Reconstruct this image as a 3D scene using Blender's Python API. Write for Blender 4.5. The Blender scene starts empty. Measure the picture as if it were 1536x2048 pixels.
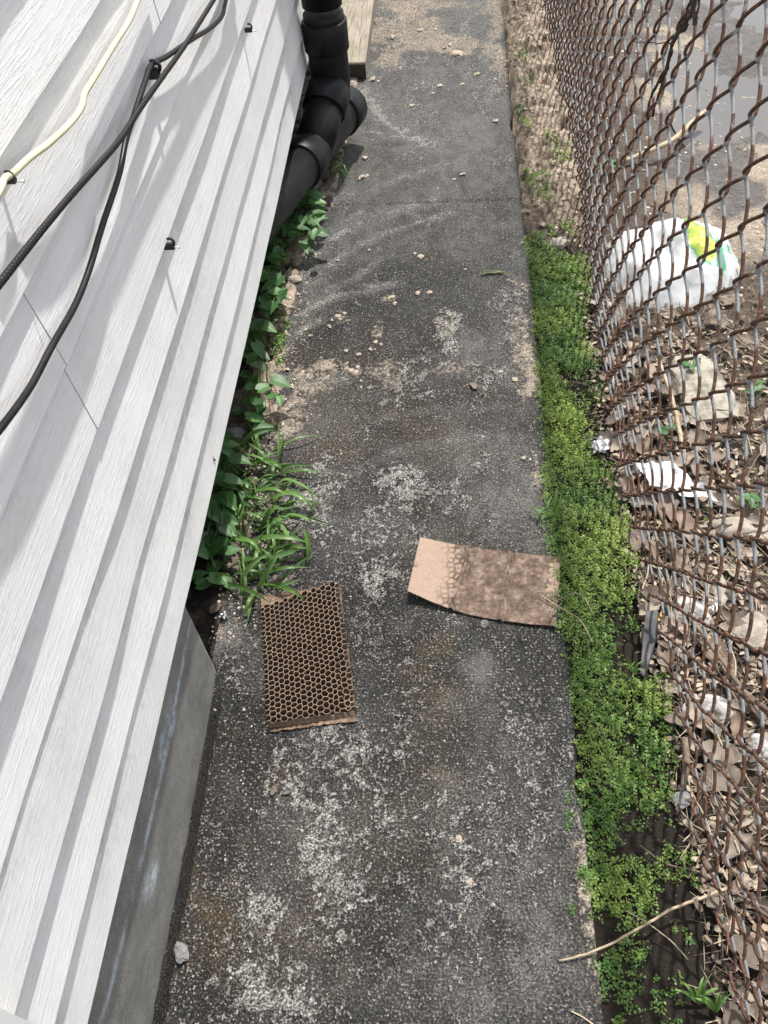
import bpy, math, random
import numpy as np
from mathutils import Vector, Matrix
random.seed(7); rng = np.random.default_rng(11)
SC = bpy.context.scene; COL = SC.collection

# ------------------------------------------------------------------ camera, world, sun, exposure
H = 1.34
F, PW, PH = 1668.5, 1536.0, 2048.0
R_ = np.array([0.9968037770043301, 0.04698388099338513, -0.06461226723077602])
D_ = np.array([-0.0030995816862654235, -0.7854227810395077, -0.6189518944292326])
W_ = np.array([-0.0798287087661573, 0.617173857151261, -0.7827667643083493])
cam = bpy.data.objects.new('camera', bpy.data.cameras.new('camera')); COL.objects.link(cam)
m = Matrix.Identity(4)
for i in range(3):
    m[i][0] = R_[i]; m[i][1] = -D_[i]; m[i][2] = -W_[i]
m[2][3] = H
cam.matrix_world = m
cam.data.sensor_fit = 'HORIZONTAL'; cam.data.sensor_width = 36; cam.data.lens = F / PW * 36
cam.data.clip_start = 0.01; cam.data.clip_end = 600
SC.camera = cam
SUN = Vector((0.155, 0.40, 1.0)).normalized()
w = bpy.data.worlds.new('World'); SC.world = w; w.use_nodes = True
nt = w.node_tree; bg = nt.nodes['Background']
sky = nt.nodes.new('ShaderNodeTexSky'); sky.sky_type = 'NISHITA'; sky.sun_disc = False
sky.sun_elevation = math.asin(SUN.z); sky.sun_rotation = math.atan2(SUN.x, SUN.y)
sky.air_density = 1.0; sky.dust_density = 3.0; sky.ozone_density = 1.0
wt = nt.nodes.new('ShaderNodeTexCoord'); wn = nt.nodes.new('ShaderNodeTexNoise'); wn.inputs['Scale'].default_value = 2.4; wn.inputs['Detail'].default_value = 6
wn.inputs['Roughness'].default_value = 0.55; wr = nt.nodes.new('ShaderNodeValToRGB'); wr.color_ramp.elements[0].position = 0.44; wr.color_ramp.elements[1].position = 0.60
wm = nt.nodes.new('ShaderNodeMixRGB'); wm.inputs[2].default_value = (9.5, 9.4, 9.3, 1)
nt.links.new(wt.outputs['Generated'], wn.inputs['Vector']); nt.links.new(wn.outputs['Fac'], wr.inputs[0]); nt.links.new(wr.outputs[0], wm.inputs[0])
nt.links.new(sky.outputs[0], wm.inputs[1]); nt.links.new(wm.outputs[0], bg.inputs[0]); bg.inputs[1].default_value = 0.13
sl = bpy.data.lights.new('sun', 'SUN'); sl.energy = 4.8; sl.angle = math.radians(1.2); sl.color = (1.0, 0.955, 0.89)
so = bpy.data.objects.new('sun', sl); COL.objects.link(so); so.rotation_euler = SUN.to_track_quat('Z', 'Y').to_euler()
SC.view_settings.view_transform = 'Standard'; SC.view_settings.look = 'None'
SC.view_settings.exposure = 0.56; SC.view_settings.gamma = 1.0
SC.cycles.max_bounces = 6; SC.cycles.transparent_max_bounces = 8

# ------------------------------------------------------------------ helpers
def g(u, v, z=0.0):                      # where a sight line meets a level at height z
    d = W_ + (u - 768) / F * R_ + (v - 1024) / F * D_
    t = (H - z) / -d[2]
    return Vector((d[0] * t, d[1] * t, z))
def wl(u, v, x):                         # where a sight line meets an upright plane at x
    d = W_ + (u - 768) / F * R_ + (v - 1024) / F * D_
    t = x / d[0]
    return Vector((x, d[1] * t, H + d[2] * t))
def _h(ix, iy, s):
    n = (ix.astype(np.int64) * 374761393 + iy.astype(np.int64) * 668265263 + s * 982451653) & 0xffffffff
    n = ((n ^ (n >> 13)) * 1274126177) & 0xffffffff
    n = ((n ^ (n >> 16)) * 2246822519) & 0xffffffff
    return ((n ^ (n >> 15)) & 0xffff) / 65535.0
def vn(x, y, s=0):
    x = np.asarray(x, float); y = np.asarray(y, float)
    ix = np.floor(x); iy = np.floor(y); fx = x - ix; fy = y - iy
    fx = fx * fx * (3 - 2 * fx); fy = fy * fy * (3 - 2 * fy)
    a = _h(ix, iy, s); b = _h(ix + 1, iy, s); c = _h(ix, iy + 1, s); d = _h(ix + 1, iy + 1, s)
    return a + (b - a) * fx + (c - a) * fy + (a - b - c + d) * fx * fy
def fbm(x, y, s=0, o=4, gain=0.5):
    r = 0; a = 1; t = 0
    for k in range(o):
        r = r + a * vn(np.asarray(x) * 2 ** k + 17.3 * k, np.asarray(y) * 2 ** k - 9.1 * k, s + k); t += a; a *= gain
    return r / t
def sst(a, b, x):
    t = np.clip((np.asarray(x, float) - a) / (b - a), 0, 1); return t * t * (3 - 2 * t)

def mesh(name, verts, faces, mat=None, parent=None, smooth=False, cols=None, link=True):
    me = bpy.data.meshes.new(name)
    verts = np.asarray(verts, dtype=np.float32).reshape(-1, 3)
    if isinstance(faces, np.ndarray):
        n, k = faces.shape
        me.vertices.add(len(verts)); me.vertices.foreach_set('co', verts.ravel())
        me.loops.add(n * k); me.loops.foreach_set('vertex_index', faces.astype(np.int32).ravel())
        me.polygons.add(n); me.polygons.foreach_set('loop_start', np.arange(0, n * k, k, dtype=np.int32))
        me.update(calc_edges=True); me.validate()
    else:
        me.from_pydata(verts.tolist(), [], [tuple(int(i) for i in f) for f in faces]); me.update()
    if smooth: me.polygons.foreach_set('use_smooth', [True] * len(me.polygons))
    if cols:
        for cn, arr in cols.items():
            arr = np.asarray(arr, dtype=np.float32)
            if arr.ndim == 1:
                at = me.attributes.new(cn, 'FLOAT', 'POINT'); at.data.foreach_set('value', arr)
            else:
                if arr.shape[1] == 3: arr = np.c_[arr, np.ones(len(arr))]
                at = me.attributes.new(cn, 'FLOAT_COLOR', 'POINT'); at.data.foreach_set('color', arr.astype(np.float32).ravel())
    if mat: me.materials.append(mat)
    if not link: return me
    o = bpy.data.objects.new(name, me); COL.objects.link(o)
    if parent: o.parent = parent
    return o
def tag(o, label=None, cat=None, group=None, kind=None):
    if label: o['label'] = label
    if cat: o['category'] = cat
    if group: o['group'] = group
    if kind: o['kind'] = kind
    return o
def empty(name, loc=(0, 0, 0), label=None, cat=None, group=None):
    o = bpy.data.objects.new(name, None); COL.objects.link(o); o.location = loc; o.empty_display_size = 0.02
    return tag(o, label, cat, group)
def copy_thing(src, loc, rot=None, scale=None, label=None, group=None):
    c = src.copy(); COL.objects.link(c); c.location = loc
    if rot is not None: c.rotation_euler = rot
    if scale is not None: c.scale = scale
    if label: c['label'] = label
    if group: c['group'] = group
    for ch in list(src.children):
        d = ch.copy(); COL.objects.link(d); d.parent = c
    return c
def grid_faces(nx, ny, off=0):
    i = np.arange(nx - 1)[:, None]; j = np.arange(ny - 1)[None, :]
    a = (i * ny + j).ravel() + off
    return np.stack([a, a + ny, a + ny + 1, a + 1], 1)
class MB:                                # collects simple solids into one mesh
    def __init__(s): s.v = []; s.f = []
    def add(s, vs, fs):
        o = len(s.v); s.v += [tuple(p) for p in vs]; s.f += [tuple(i + o for i in f) for f in fs]
    def box(s, a, b, bev=0.0):
        x0, y0, z0 = a; x1, y1, z1 = b
        if bev <= 0:
            s.add([(x0, y0, z0), (x1, y0, z0), (x1, y1, z0), (x0, y1, z0), (x0, y0, z1), (x1, y0, z1), (x1, y1, z1), (x0, y1, z1)],
                  [(0, 3, 2, 1), (4, 5, 6, 7), (0, 1, 5, 4), (1, 2, 6, 5), (2, 3, 7, 6), (3, 0, 4, 7)])
        else:
            c = bev
            vs = [(x0 + c, y0 + c, z0), (x1 - c, y0 + c, z0), (x1 - c, y1 - c, z0), (x0 + c, y1 - c, z0),
                  (x0, y0, z0 + c), (x1, y0, z0 + c), (x1, y1, z0 + c), (x0, y1, z0 + c),
                  (x0, y0, z1 - c), (x1, y0, z1 - c), (x1, y1, z1 - c), (x0, y1, z1 - c),
                  (x0 + c, y0 + c, z1), (x1 - c, y0 + c, z1), (x1 - c, y1 - c, z1), (x0 + c, y1 - c, z1)]
            fs = [(0, 3, 2, 1), (12, 13, 14, 15)]
            for r in range(3):
                for k in range(4): fs.append((4 * r + k, 4 * r + (k + 1) % 4, 4 * r + 4 + (k + 1) % 4, 4 * r + 4 + k))
            s.add(vs, fs)
    def tube(s, pts, rad, n=10, cap=True):
        pts = [Vector(p) for p in pts]; N = len(pts)
        rs = rad if hasattr(rad, '__len__') else [rad] * N
        t0 = (pts[1] - pts[0]).normalized()
        up = Vector((0, 0, 1)) if abs(t0.z) < 0.9 else Vector((1, 0, 0))
        nx = t0.cross(up).normalized(); vs = []; fs = []
        for i, p in enumerate(pts):
            t = (pts[min(i + 1, N - 1)] - pts[max(i - 1, 0)]).normalized()
            nx = (nx - t * nx.dot(t)).normalized(); ny = t.cross(nx)
            for k in range(n):
                a = 2 * math.pi * k / n
                vs.append(p + (nx * math.cos(a) + ny * math.sin(a)) * rs[i])
        for i in range(N - 1):
            for k in range(n):
                fs.append((i * n + k, i * n + (k + 1) % n, (i + 1) * n + (k + 1) % n, (i + 1) * n + k))
        if cap: fs += [tuple(range(n))[::-1], tuple((N - 1) * n + k for k in range(n))]
        s.add(vs, fs)
    def build(s, name, mat, parent=None, smooth=False):
        o = mesh(name, s.v, s.f, mat, parent, smooth)
        bpy.context.view_layer.update() if False else None
        return o
def spline(pts, n=8):
    P = [Vector(p) for p in pts]; P = [P[0] * 2 - P[1]] + P + [P[-1] * 2 - P[-2]]; out = []
    for i in range(1, len(P) - 2):
        for k in range(n):
            t = k / n; a, b, c, d = P[i - 1], P[i], P[i + 1], P[i + 2]
            out.append(0.5 * ((2 * b) + (c - a) * t + (2 * a - 5 * b + 4 * c - d) * t * t + (3 * b - a - 3 * c + d) * t ** 3))
    out.append(P[-2]); return out

# ------------------------------------------------------------------ materials
class NT:
    def __init__(s, name, rough=0.8, spec=0.4):
        s.m = bpy.data.materials.new(name); s.m.use_nodes = True; s.t = s.m.node_tree
        s.b = s.t.nodes['Principled BSDF']; s.b.inputs['Roughness'].default_value = rough
        s.b.inputs['Specular IOR Level'].default_value = spec
        s.tc = s.t.nodes.new('ShaderNodeTexCoord')
    def n(s, typ, **k):
        nd = s.t.nodes.new('ShaderNode' + typ)
        for a, b in k.items():
            if a.startswith('i_'): nd.inputs[int(a[2:])].default_value = b
            else: setattr(nd, a, b)
        return nd
    def l(s, a, b): s.t.links.new(a, b); return s
    def coord(s, scale=(1, 1, 1), which='Object'):
        mp = s.n('Mapping'); s.l(s.tc.outputs[which], mp.inputs[0]); mp.inputs['Scale'].default_value = scale
        return mp.outputs[0]
    def noise(s, scale, detail=4, rough=0.6, co=None, dist=0.0):
        nd = s.n('TexNoise'); nd.inputs['Scale'].default_value = scale; nd.inputs['Detail'].default_value = detail
        nd.inputs['Roughness'].default_value = rough; nd.inputs['Distortion'].default_value = dist
        s.l(co or s.tc.outputs['Object'], nd.inputs['Vector']); return nd.outputs['Fac']
    def vor(s, scale, co=None, feat='F1', rnd=1.0):
        nd = s.n('TexVoronoi'); nd.feature = feat; nd.inputs['Scale'].default_value = scale; nd.inputs['Randomness'].default_value = rnd
        s.l(co or s.tc.outputs['Object'], nd.inputs['Vector']); return nd
    def ramp(s, fac, stops, interp='LINEAR'):
        r = s.n('ValToRGB'); s.l(fac, r.inputs[0]); e = r.color_ramp.elements; r.color_ramp.interpolation = interp
        while len(e) < len(stops): e.new(0.5)
        for i, (p, c) in enumerate(stops):
            e[i].position = p; e[i].color = (c, c, c, 1) if not hasattr(c, '__len__') else (*c[:3], 1)
        return r.outputs[0]
    def mix(s, f, a, b, mode='MIX'):
        x = s.n('MixRGB'); x.blend_type = mode
        for k, val in enumerate((f, a, b)):
            sock = x.inputs[k]
            if hasattr(val, 'links'): s.l(val, sock)
            elif hasattr(val, '__len__'): sock.default_value = (*val[:3], 1)
            else: sock.default_value = val if k == 0 else (val, val, val, 1)
        return x.outputs[0]
    def math(s, op, a, b=0.0, clamp=False):
        x = s.n('Math'); x.operation = op; x.use_clamp = clamp
        for sock, val in ((x.inputs[0], a), (x.inputs[1], b)):
            if hasattr(val, 'links'): s.l(val, sock)
            else: sock.default_value = val
        return x.outputs[0]
    def attr(s, name, out='Fac'):
        a = s.n('Attribute'); a.attribute_name = name; return a.outputs[out]
    def bump(s, h, strength=0.5, dist=0.002, normal=None):
        b = s.n('Bump'); b.inputs['Strength'].default_value = strength; b.inputs['Distance'].default_value = dist
        s.l(h, b.inputs['Height'])
        if normal: s.l(normal, b.inputs['Normal'])
        s.l(b.outputs[0], s.b.inputs['Normal']); return b.outputs[0]
    def col(s, c):
        if hasattr(c, 'links'): s.l(c, s.b.inputs['Base Color'])
        else: s.b.inputs['Base Color'].default_value = (*c[:3], 1)
        return s
    def rough(s, c): s.l(c, s.b.inputs['Roughness']); return s

def simple(name, c0, c1, scale=30, rough=0.8, bump=0.3, dist=0.001, spec=0.4, detail=5, lo=0.35, hi=0.65):
    t = NT(name, rough, spec); n = t.noise(scale, detail, 0.65)
    t.col(t.ramp(n, [(lo, c0), (hi, c1)]))
    if bump: t.bump(t.noise(scale * 3, 5, 0.7), bump, dist)
    return t.m

# siding paint: embossed grain runs along the boards
t = NT('siding_paint', 0.42, 0.45)
co = t.coord((14, 7.5, 150)); gr = t.noise(1.0, 5, 0.62, co, 0.35)
co2 = t.coord((30, 16, 420)); gr2 = t.noise(1.0, 3, 0.6, co2, 0.2)
ridge = t.ramp(gr, [(0.50, 0.0), (0.545, 1.0), (0.56, 1.0), (0.61, 0.0)])
hh = t.math('ADD', t.math('MULTIPLY', ridge, 0.7), t.math('MULTIPLY', gr2, 0.45))
dirt = t.noise(9, 6, 0.7); dirtf = t.noise(90, 4, 0.7)
base = t.ramp(dirt, [(0.35, (0.72, 0.722, 0.715)), (0.65, (0.79, 0.793, 0.79))])
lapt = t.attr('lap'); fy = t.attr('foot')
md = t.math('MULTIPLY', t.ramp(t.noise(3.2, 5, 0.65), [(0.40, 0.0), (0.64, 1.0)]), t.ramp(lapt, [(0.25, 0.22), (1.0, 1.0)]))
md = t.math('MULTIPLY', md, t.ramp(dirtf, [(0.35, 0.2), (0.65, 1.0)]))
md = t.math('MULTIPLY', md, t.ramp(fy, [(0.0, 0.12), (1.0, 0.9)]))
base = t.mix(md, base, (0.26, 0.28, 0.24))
sp = t.vor(60); spk = t.ramp(sp.outputs['Distance'], [(0.0, 1.0), (0.045, 0.0)])
base = t.mix(t.math('MULTIPLY', spk, t.ramp(t.noise(14, 2), [(0.6, 0.0), (0.68, 0.7)])), base, (0.12, 0.12, 0.11))
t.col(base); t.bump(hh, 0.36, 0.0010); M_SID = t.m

# foundation
t = NT('foundation_concrete', 0.75, 0.35)
c = t.ramp(t.noise(14, 6, 0.7), [(0.3, (0.15, 0.147, 0.137)), (0.7, (0.27, 0.265, 0.245))])
c = t.mix(t.ramp(t.noise(330, 3, .7), [(0.36, 0.8), (0.5, 0.0)]), c, (0.09, 0.09, 0.085))
c = t.mix(t.math('MULTIPLY', t.attr('streak'), t.ramp(t.noise(70, 4, 0.7), [(0.38, 0.1), (0.58, 1.0)])), c, (0.46, 0.52, 0.56))
t.col(c); t.bump(t.noise(260, 4, 0.7), 0.5, 0.001); M_FND = t.m

# path concrete
t = NT('path_concrete', 0.5, 0.5)
lt = t.attr('light'); sd = t.attr('sand'); br = t.attr('brown'); sm = t.attr('smoothness')
nA = t.noise(270, 2, 0.7); nB = t.noise(120, 5, 0.8); nC = t.noise(22, 5, 0.7); nD = t.noise(650, 2, 0.6); nE = t.noise(60, 4, 0.75)
c = t.ramp(nA, [(0.42, (0.006, 0.006, 0.006)), (0.54, (0.016, 0.0155, 0.0145)), (0.63, (0.070, 0.068, 0.064)), (0.71, (0.24, 0.235, 0.22))])
dk = t.ramp(nC, [(0.36, 0.45), (0.66, 1.25)]); c = t.mix(1.0, c, dk, 'MULTIPLY')
c = t.mix(t.math('MULTIPLY', br, 0.8), c, t.ramp(nA, [(0.38, (0.016, 0.011, 0.006)), (0.55, (0.055, 0.040, 0.024)), (0.72, (0.19, 0.15, 0.10))]))
va = t.vor(185); ga = t.ramp(va.outputs['Distance'], [(0.22, 1.0), (0.42, 0.0)]); pa = t.ramp(va.outputs['Color'], [(0.52, 0.0), (0.60, 1.0)])
tint = t.ramp(t.vor(185).outputs['Color'], [(0.0, (0.20, 0.20, 0.195)), (0.7, (0.30, 0.29, 0.27)), (1.0, (0.52, 0.50, 0.45))])
fl = t.math('MULTIPLY', t.math('MULTIPLY', ga, pa), t.ramp(nE, [(0.38, 0.25), (0.58, 1.0)]))
c = t.mix(t.math('MULTIPLY', fl, 0.9), c, tint)
hz = t.math('MULTIPLY', t.attr('haze'), t.ramp(nB, [(0.30, 0.35), (0.62, 1.0)]))
c = t.mix(t.math('MULTIPLY', hz, 0.9), c, t.ramp(nA, [(0.36, (0.055, 0.0545, 0.052)), (0.50, (0.125, 0.123, 0.117)), (0.64, (0.26, 0.255, 0.24))]))
lw = t.math('ADD', lt, t.math('MULTIPLY', t.math('SUBTRACT', nB, 0.5), 1.7))
lw = t.math('ADD', lw, t.math('MULTIPLY', t.math('SUBTRACT', nE, 0.5), 1.3))
lw = t.math('ADD', lw, t.math('MULTIPLY', t.math('SUBTRACT', nA, 0.5), 1.2))
lf = t.math('MULTIPLY', t.ramp(lw, [(0.30, 0.0), (0.62, 0.75), (1.1, 1.0)]), t.ramp(lt, [(0.0, 0.25), (0.30, 1.0)]), True)
c = t.mix(lf, c, t.ramp(nA, [(0.38, (0.045, 0.044, 0.042)), (0.52, (0.17, 0.167, 0.158)), (0.66, (0.44, 0.43, 0.40))]))
sw = t.math('ADD', sd, t.math('MULTIPLY', t.math('SUBTRACT', nB, 0.5), 2.6)); sf = t.math('MULTIPLY', t.ramp(sw, [(0.32, 0.0), (0.85, 1.0)]), t.ramp(sd, [(0.0, 0.1), (0.25, 1.0)]), True)
c = t.mix(sf, c, t.ramp(nA, [(0.36, (0.10, 0.083, 0.064)), (0.52, (0.29, 0.245, 0.195)), (0.66, (0.52, 0.46, 0.385))]))
c = t.mix(t.math('MULTIPLY', sm, 0.55), c, (0.075, 0.075, 0.077))
c = t.mix(t.math('MULTIPLY', t.attr('damp'), .9), c, (.006, .005, .004))
t.col(c)
rr = t.ramp(t.noise(160, 4, 0.7), [(0.3, 0.18), (0.7, 0.60)])
rr = t.mix(t.math('MAXIMUM', lf, sf), rr, 0.85); t.rough(rr); t.b.inputs['Specular IOR Level'].default_value = 0.4
h1 = t.math('ADD', t.math('MULTIPLY', nA, 1.1), t.math('MULTIPLY', nD, 0.5))
h1 = t.math('ADD', h1, t.math('ADD', t.math('MULTIPLY', fl, 0.6), t.math('MULTIPLY', lf, 0.7)))
co = t.coord((900, 60, 300)); h1 = t.math('ADD', h1, t.math('MULTIPLY', t.noise(1.0, 2, 0.5, co), 0.35))
h1 = t.math('MULTIPLY', h1, t.math('SUBTRACT', 1.0, sm))
t.bump(h1, 1.0, 0.0042); M_PATH = t.m

# soil / terrain
t = NT('soil', 0.85, 0.35)
cz = t.attr('tone', 'Color'); nA = t.noise(160, 5, 0.75); nB = t.noise(30, 6, 0.7)
c = t.mix(1.0, cz, t.ramp(nA, [(0.3, 0.35), (0.5, 0.95), (0.7, 1.6)]), 'MULTIPLY')
c = t.mix(1.0, c, t.ramp(nB, [(0.3, 0.65), (0.7, 1.25)]), 'MULTIPLY')
gl = t.attr('wet'); t.col(c)
sv_ = t.vor(210); c = t.mix(t.math('MULTIPLY', t.ramp(sv_.outputs['Distance'], [(.12, 1.0), (.26, 0.0)]), t.ramp(sv_.outputs['Color'], [(.80, 0.0), (.86, .55)])), c, (.36, .31, .25)); t.col(c)
t.rough(t.mix(gl, 0.9, t.ramp(nB, [(0.3, 0.14), (0.7, 0.5)])))
t.bump(t.math('ADD', nA, t.math('MULTIPLY', nB, 2.0)), 1.0, 0.007); M_SOIL = t.m

t = NT('wire_metal', 0.5, 0.5)
gv = t.attr('zinc_sunlit'); n1 = t.noise(120, 4, 0.7); n2 = t.noise(700, 3, 0.7)
rust = t.ramp(n1, [(0.32, (0.032, 0.018, 0.013)), (0.52, (0.085, 0.040, 0.023)), (0.68, (0.21, 0.088, 0.040))])
zn = t.ramp(n2, [(0.3, (0.17, 0.175, 0.18)), (0.7, (0.36, 0.375, 0.39))])
gf = t.ramp(t.math('ADD', gv, t.math('MULTIPLY', t.math('SUBTRACT', n1, 0.5), 0.9)), [(0.45, 0.0), (0.62, 1.0)])
t.col(t.mix(gf, rust, zn)); t.bump(t.math('ADD', n2, n1), 0.9, 0.0012); t.rough(t.ramp(gf, [(0, 0.8), (1, 0.5)])); M_WIRE = t.m

M_ABS = (lambda t: (t.col(t.ramp(t.noise(25, 5, 0.7), [(0.35, (0.005, 0.0052, 0.006)), (0.8, (0.011, 0.0115, 0.013))])),
                    t.col(t.mix(t.math('MULTIPLY', t.ramp(t.noise(11, 6, .75), [(.52, 0.0), (.72, .55)]), t.ramp(t.noise(160, 3, .7), [(.45, .2), (.62, 1.0)])), t.ramp(t.noise(25, 5, 0.7), [(0.35, (0.005, 0.0052, 0.006)), (0.8, (0.011, 0.0115, 0.013))]), (.05, .048, .043))),
                    t.rough(t.ramp(t.noise(40, 4, 0.6), [(0.3, 0.38), (0.7, 0.55)])), t.bump(t.noise(300, 3), 0.08, 0.0005), t.m)[-1])(NT('black_plastic_pipe', 0.42, 0.22))
M_CAB = (lambda t: (t.col(t.ramp(t.noise(60, 4, 0.7), [(0.4, (0.006, 0.006, 0.007)), (0.8, (0.016, 0.016, 0.018))])), t.bump(t.noise(400, 2), 0.1, 0.0005), t.m)[-1])(NT('cable_jacket', 0.4, 0.3))
def braid():
    t = NT('braided_jacket', 0.5, 0.25)
    t.col((0.009, 0.009, 0.0095)); wv = t.n('TexWave'); wv.inputs['Scale'].default_value = 55; wv.bands_direction = 'Y'
    t.l(t.tc.outputs['Object'], wv.inputs[0]); t.bump(wv.outputs['Fac'], 0.8, 0.0015)
    return t.m
M_CAB2 = braid()
M_YEL = simple('cream_jacket', (0.52, 0.48, 0.31), (0.66, 0.62, 0.43), 20, 0.5, 0.1)
M_CLIP = simple('clip_plastic', (0.008, 0.008, 0.009), (0.02, 0.02, 0.02), 80, 0.3, 0.1)
M_STEEL = simple('bright_steel', (0.4, 0.4, 0.4), (0.6, 0.6, 0.6), 80, 0.3, 0.1)
def wood(name, a, b, sc=(160, 6, 60)):
    t = NT(name, 0.85, 0.25); co = t.coord(sc); n1 = t.noise(1, 5, 0.65, co, 0.6); n2 = t.noise(12, 4, 0.7)
    c = t.ramp(n1, [(0.3, a), (0.48, b), (0.56, tuple(x * 1.35 for x in b)), (0.7, a)])
    c = t.mix(t.ramp(n2, [(0.45, 0), (0.7, 0.6)]), c, (0.16, 0.15, 0.09)); t.col(c); t.bump(n1, 0.8, 0.002); return t.m
M_WOOD = wood('weathered_wood', (0.10, 0.085, 0.068), (0.235, 0.21, 0.175))
M_ENDG = simple('dark_end_grain', (0.012, 0.009, 0.006), (0.05, 0.04, 0.025), 90, 0.7, 0.6)  # darker brown than the beam's other faces
def leafm(name, a, b, rough=0.45, tr=0.25):
    t = NT(name, rough, 0.5); oi = t.n('ObjectInfo'); n1 = t.noise(60, 4, 0.7)
    sh = t.attr('shade'); c = t.ramp(t.math('ADD', t.math('MULTIPLY', n1, 0.5), t.math('MULTIPLY', sh, 0.5)), [(0.25, a), (0.75, b)])
    t.col(c); t.bump(n1, 0.3, 0.0008)
    tl = t.n('BsdfTranslucent'); t.l(t.mix(0.5, c, (0.25, 0.45, 0.04)), tl.inputs[0])
    mx = t.n('MixShader'); mx.inputs[0].default_value = tr
    t.l(t.b.outputs[0], mx.inputs[1]); t.l(tl.outputs[0], mx.inputs[2]); t.l(mx.outputs[0], t.t.nodes['Material Output'].inputs[0])
    return t.m
M_BROAD = leafm('weed_leaf', (0.022, 0.070, 0.020), (0.075, 0.185, 0.050), 0.5)
M_GRASS = leafm('grass_blade', (0.045, 0.105, 0.030), (0.14, 0.255, 0.065), 0.45)
M_MOSS = leafm('tiny_leaf', (0.040, 0.125, 0.022), (0.34, 0.43, 0.085), 0.5, 0.36)
M_STEM = simple('weed_stem', (0.06, 0.09, 0.03), (0.13, 0.15, 0.06), 60, 0.6, 0.2)
def dryleaf():
    t = NT('dry_leaf', 0.65, 0.35); oi = t.n('ObjectInfo'); n1 = t.noise(45, 5, 0.7)
    c = t.ramp(oi.outputs['Random'], [(0.0, (0.075, 0.058, 0.046)), (0.3, (0.165, 0.135, 0.11)), (0.6, (0.29, 0.245, 0.20)), (0.8, (0.21, 0.15, 0.115)), (1.0, (0.12, 0.105, 0.09))])
    t.col(t.mix(1.0, c, t.ramp(n1, [(0.3, 0.6), (0.7, 1.25)]), 'MULTIPLY')); t.bump(n1, 0.5, 0.0015); return t.m
M_DRY = dryleaf()
M_STRAW = simple('dry_straw', (0.24, 0.19, 0.125), (0.42, 0.35, 0.25), 60, 0.75, 0.3)
M_TWIG = simple('brown_twig', (0.08, 0.055, 0.04), (0.22, 0.17, 0.125), 60, 0.8, 0.5)
M_CRUMB = simple('beige_mortar', (0.25, 0.205, 0.16), (0.46, 0.395, 0.32), 90, 0.9, 0.7, 0.002)
M_ROCK = simple('pale_rock', (0.17, 0.15, 0.125), (0.36, 0.32, 0.27), 25, 0.85, 0.8, 0.004)
M_SLAB = simple('cream_slab', (0.13, 0.122, 0.10), (0.32, 0.30, 0.25), 26, 0.9, 0.9, 0.006, .3, 7, .36, .56)
M_CHALK = simple('chalky_rubble', (0.17, 0.165, 0.16), (0.50, 0.49, 0.48), 28, 0.9, 1.0, 0.006, .3, 6, .42, .6)
M_GREY = simple('grey_rock', (0.13, 0.13, 0.128), (0.27, 0.27, 0.268), 90, 0.75, 0.9, 0.004)
M_WHITE = simple('white_paper', (0.46, 0.45, 0.46), (0.62, 0.61, 0.63), 20, 0.7, 0.2, 0.001, 0.3)
M_SLATE = simple('slate_strip', (0.045, 0.047, 0.050), (0.10, 0.10, 0.105), 30, 0.7, 0.5, 0.002)
M_FOIL = NT('foil', 0.22, 0.8); M_FOIL.b.inputs['Metallic'].default_value = 1.0; M_FOIL.col((0.75, 0.76, 0.78)); M_FOIL = M_FOIL.m
M_YTAG = simple('ochre_leaf', (0.38, 0.26, 0.07), (0.5, 0.36, 0.12), 30, 0.7, 0.3)

# ------------------------------------------------------------------ ground sheet
def fencex(y):
    ys = [-2.0, 0.22, 0.42, 0.71, 0.86, 1.10, 1.55, 2.19, 2.6, 3.58, 8]
    xs = [0.392, 0.389, 0.381, 0.379, 0.372, 0.352, 0.350, 0.371, 0.374, 0.357, 0.357]
    return np.interp(y, ys, xs)
def axis(parts):
    out = []
    for a, b, s in parts: out.append(np.arange(a, b, s))
    return np.concatenate(out)
gx = np.concatenate([[-150, -40, -12, -5, -2.5, -1.4, -0.9], axis([(-0.7, -0.25, 0.008), (-0.25, 0.15, 0.05), (0.15, 0.95, 0.007), (0.95, 2.0, 0.012)]), [2.1, 2.6, 4, 8, 20, 60, 150]])
gy = np.concatenate([[-150, -40, -12, -5, -2, -0.8, -0.3], axis([(0.0, 2.3, 0.0072), (2.3, 3.9, 0.009), (3.9, 4.6, .02)]), [4.8, 5.4, 7, 12, 30, 80, 150]])
GX, GY = np.meshgrid(gx, gy, indexing='ij'); X = GX.ravel(); Y = GY.ravel()
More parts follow.
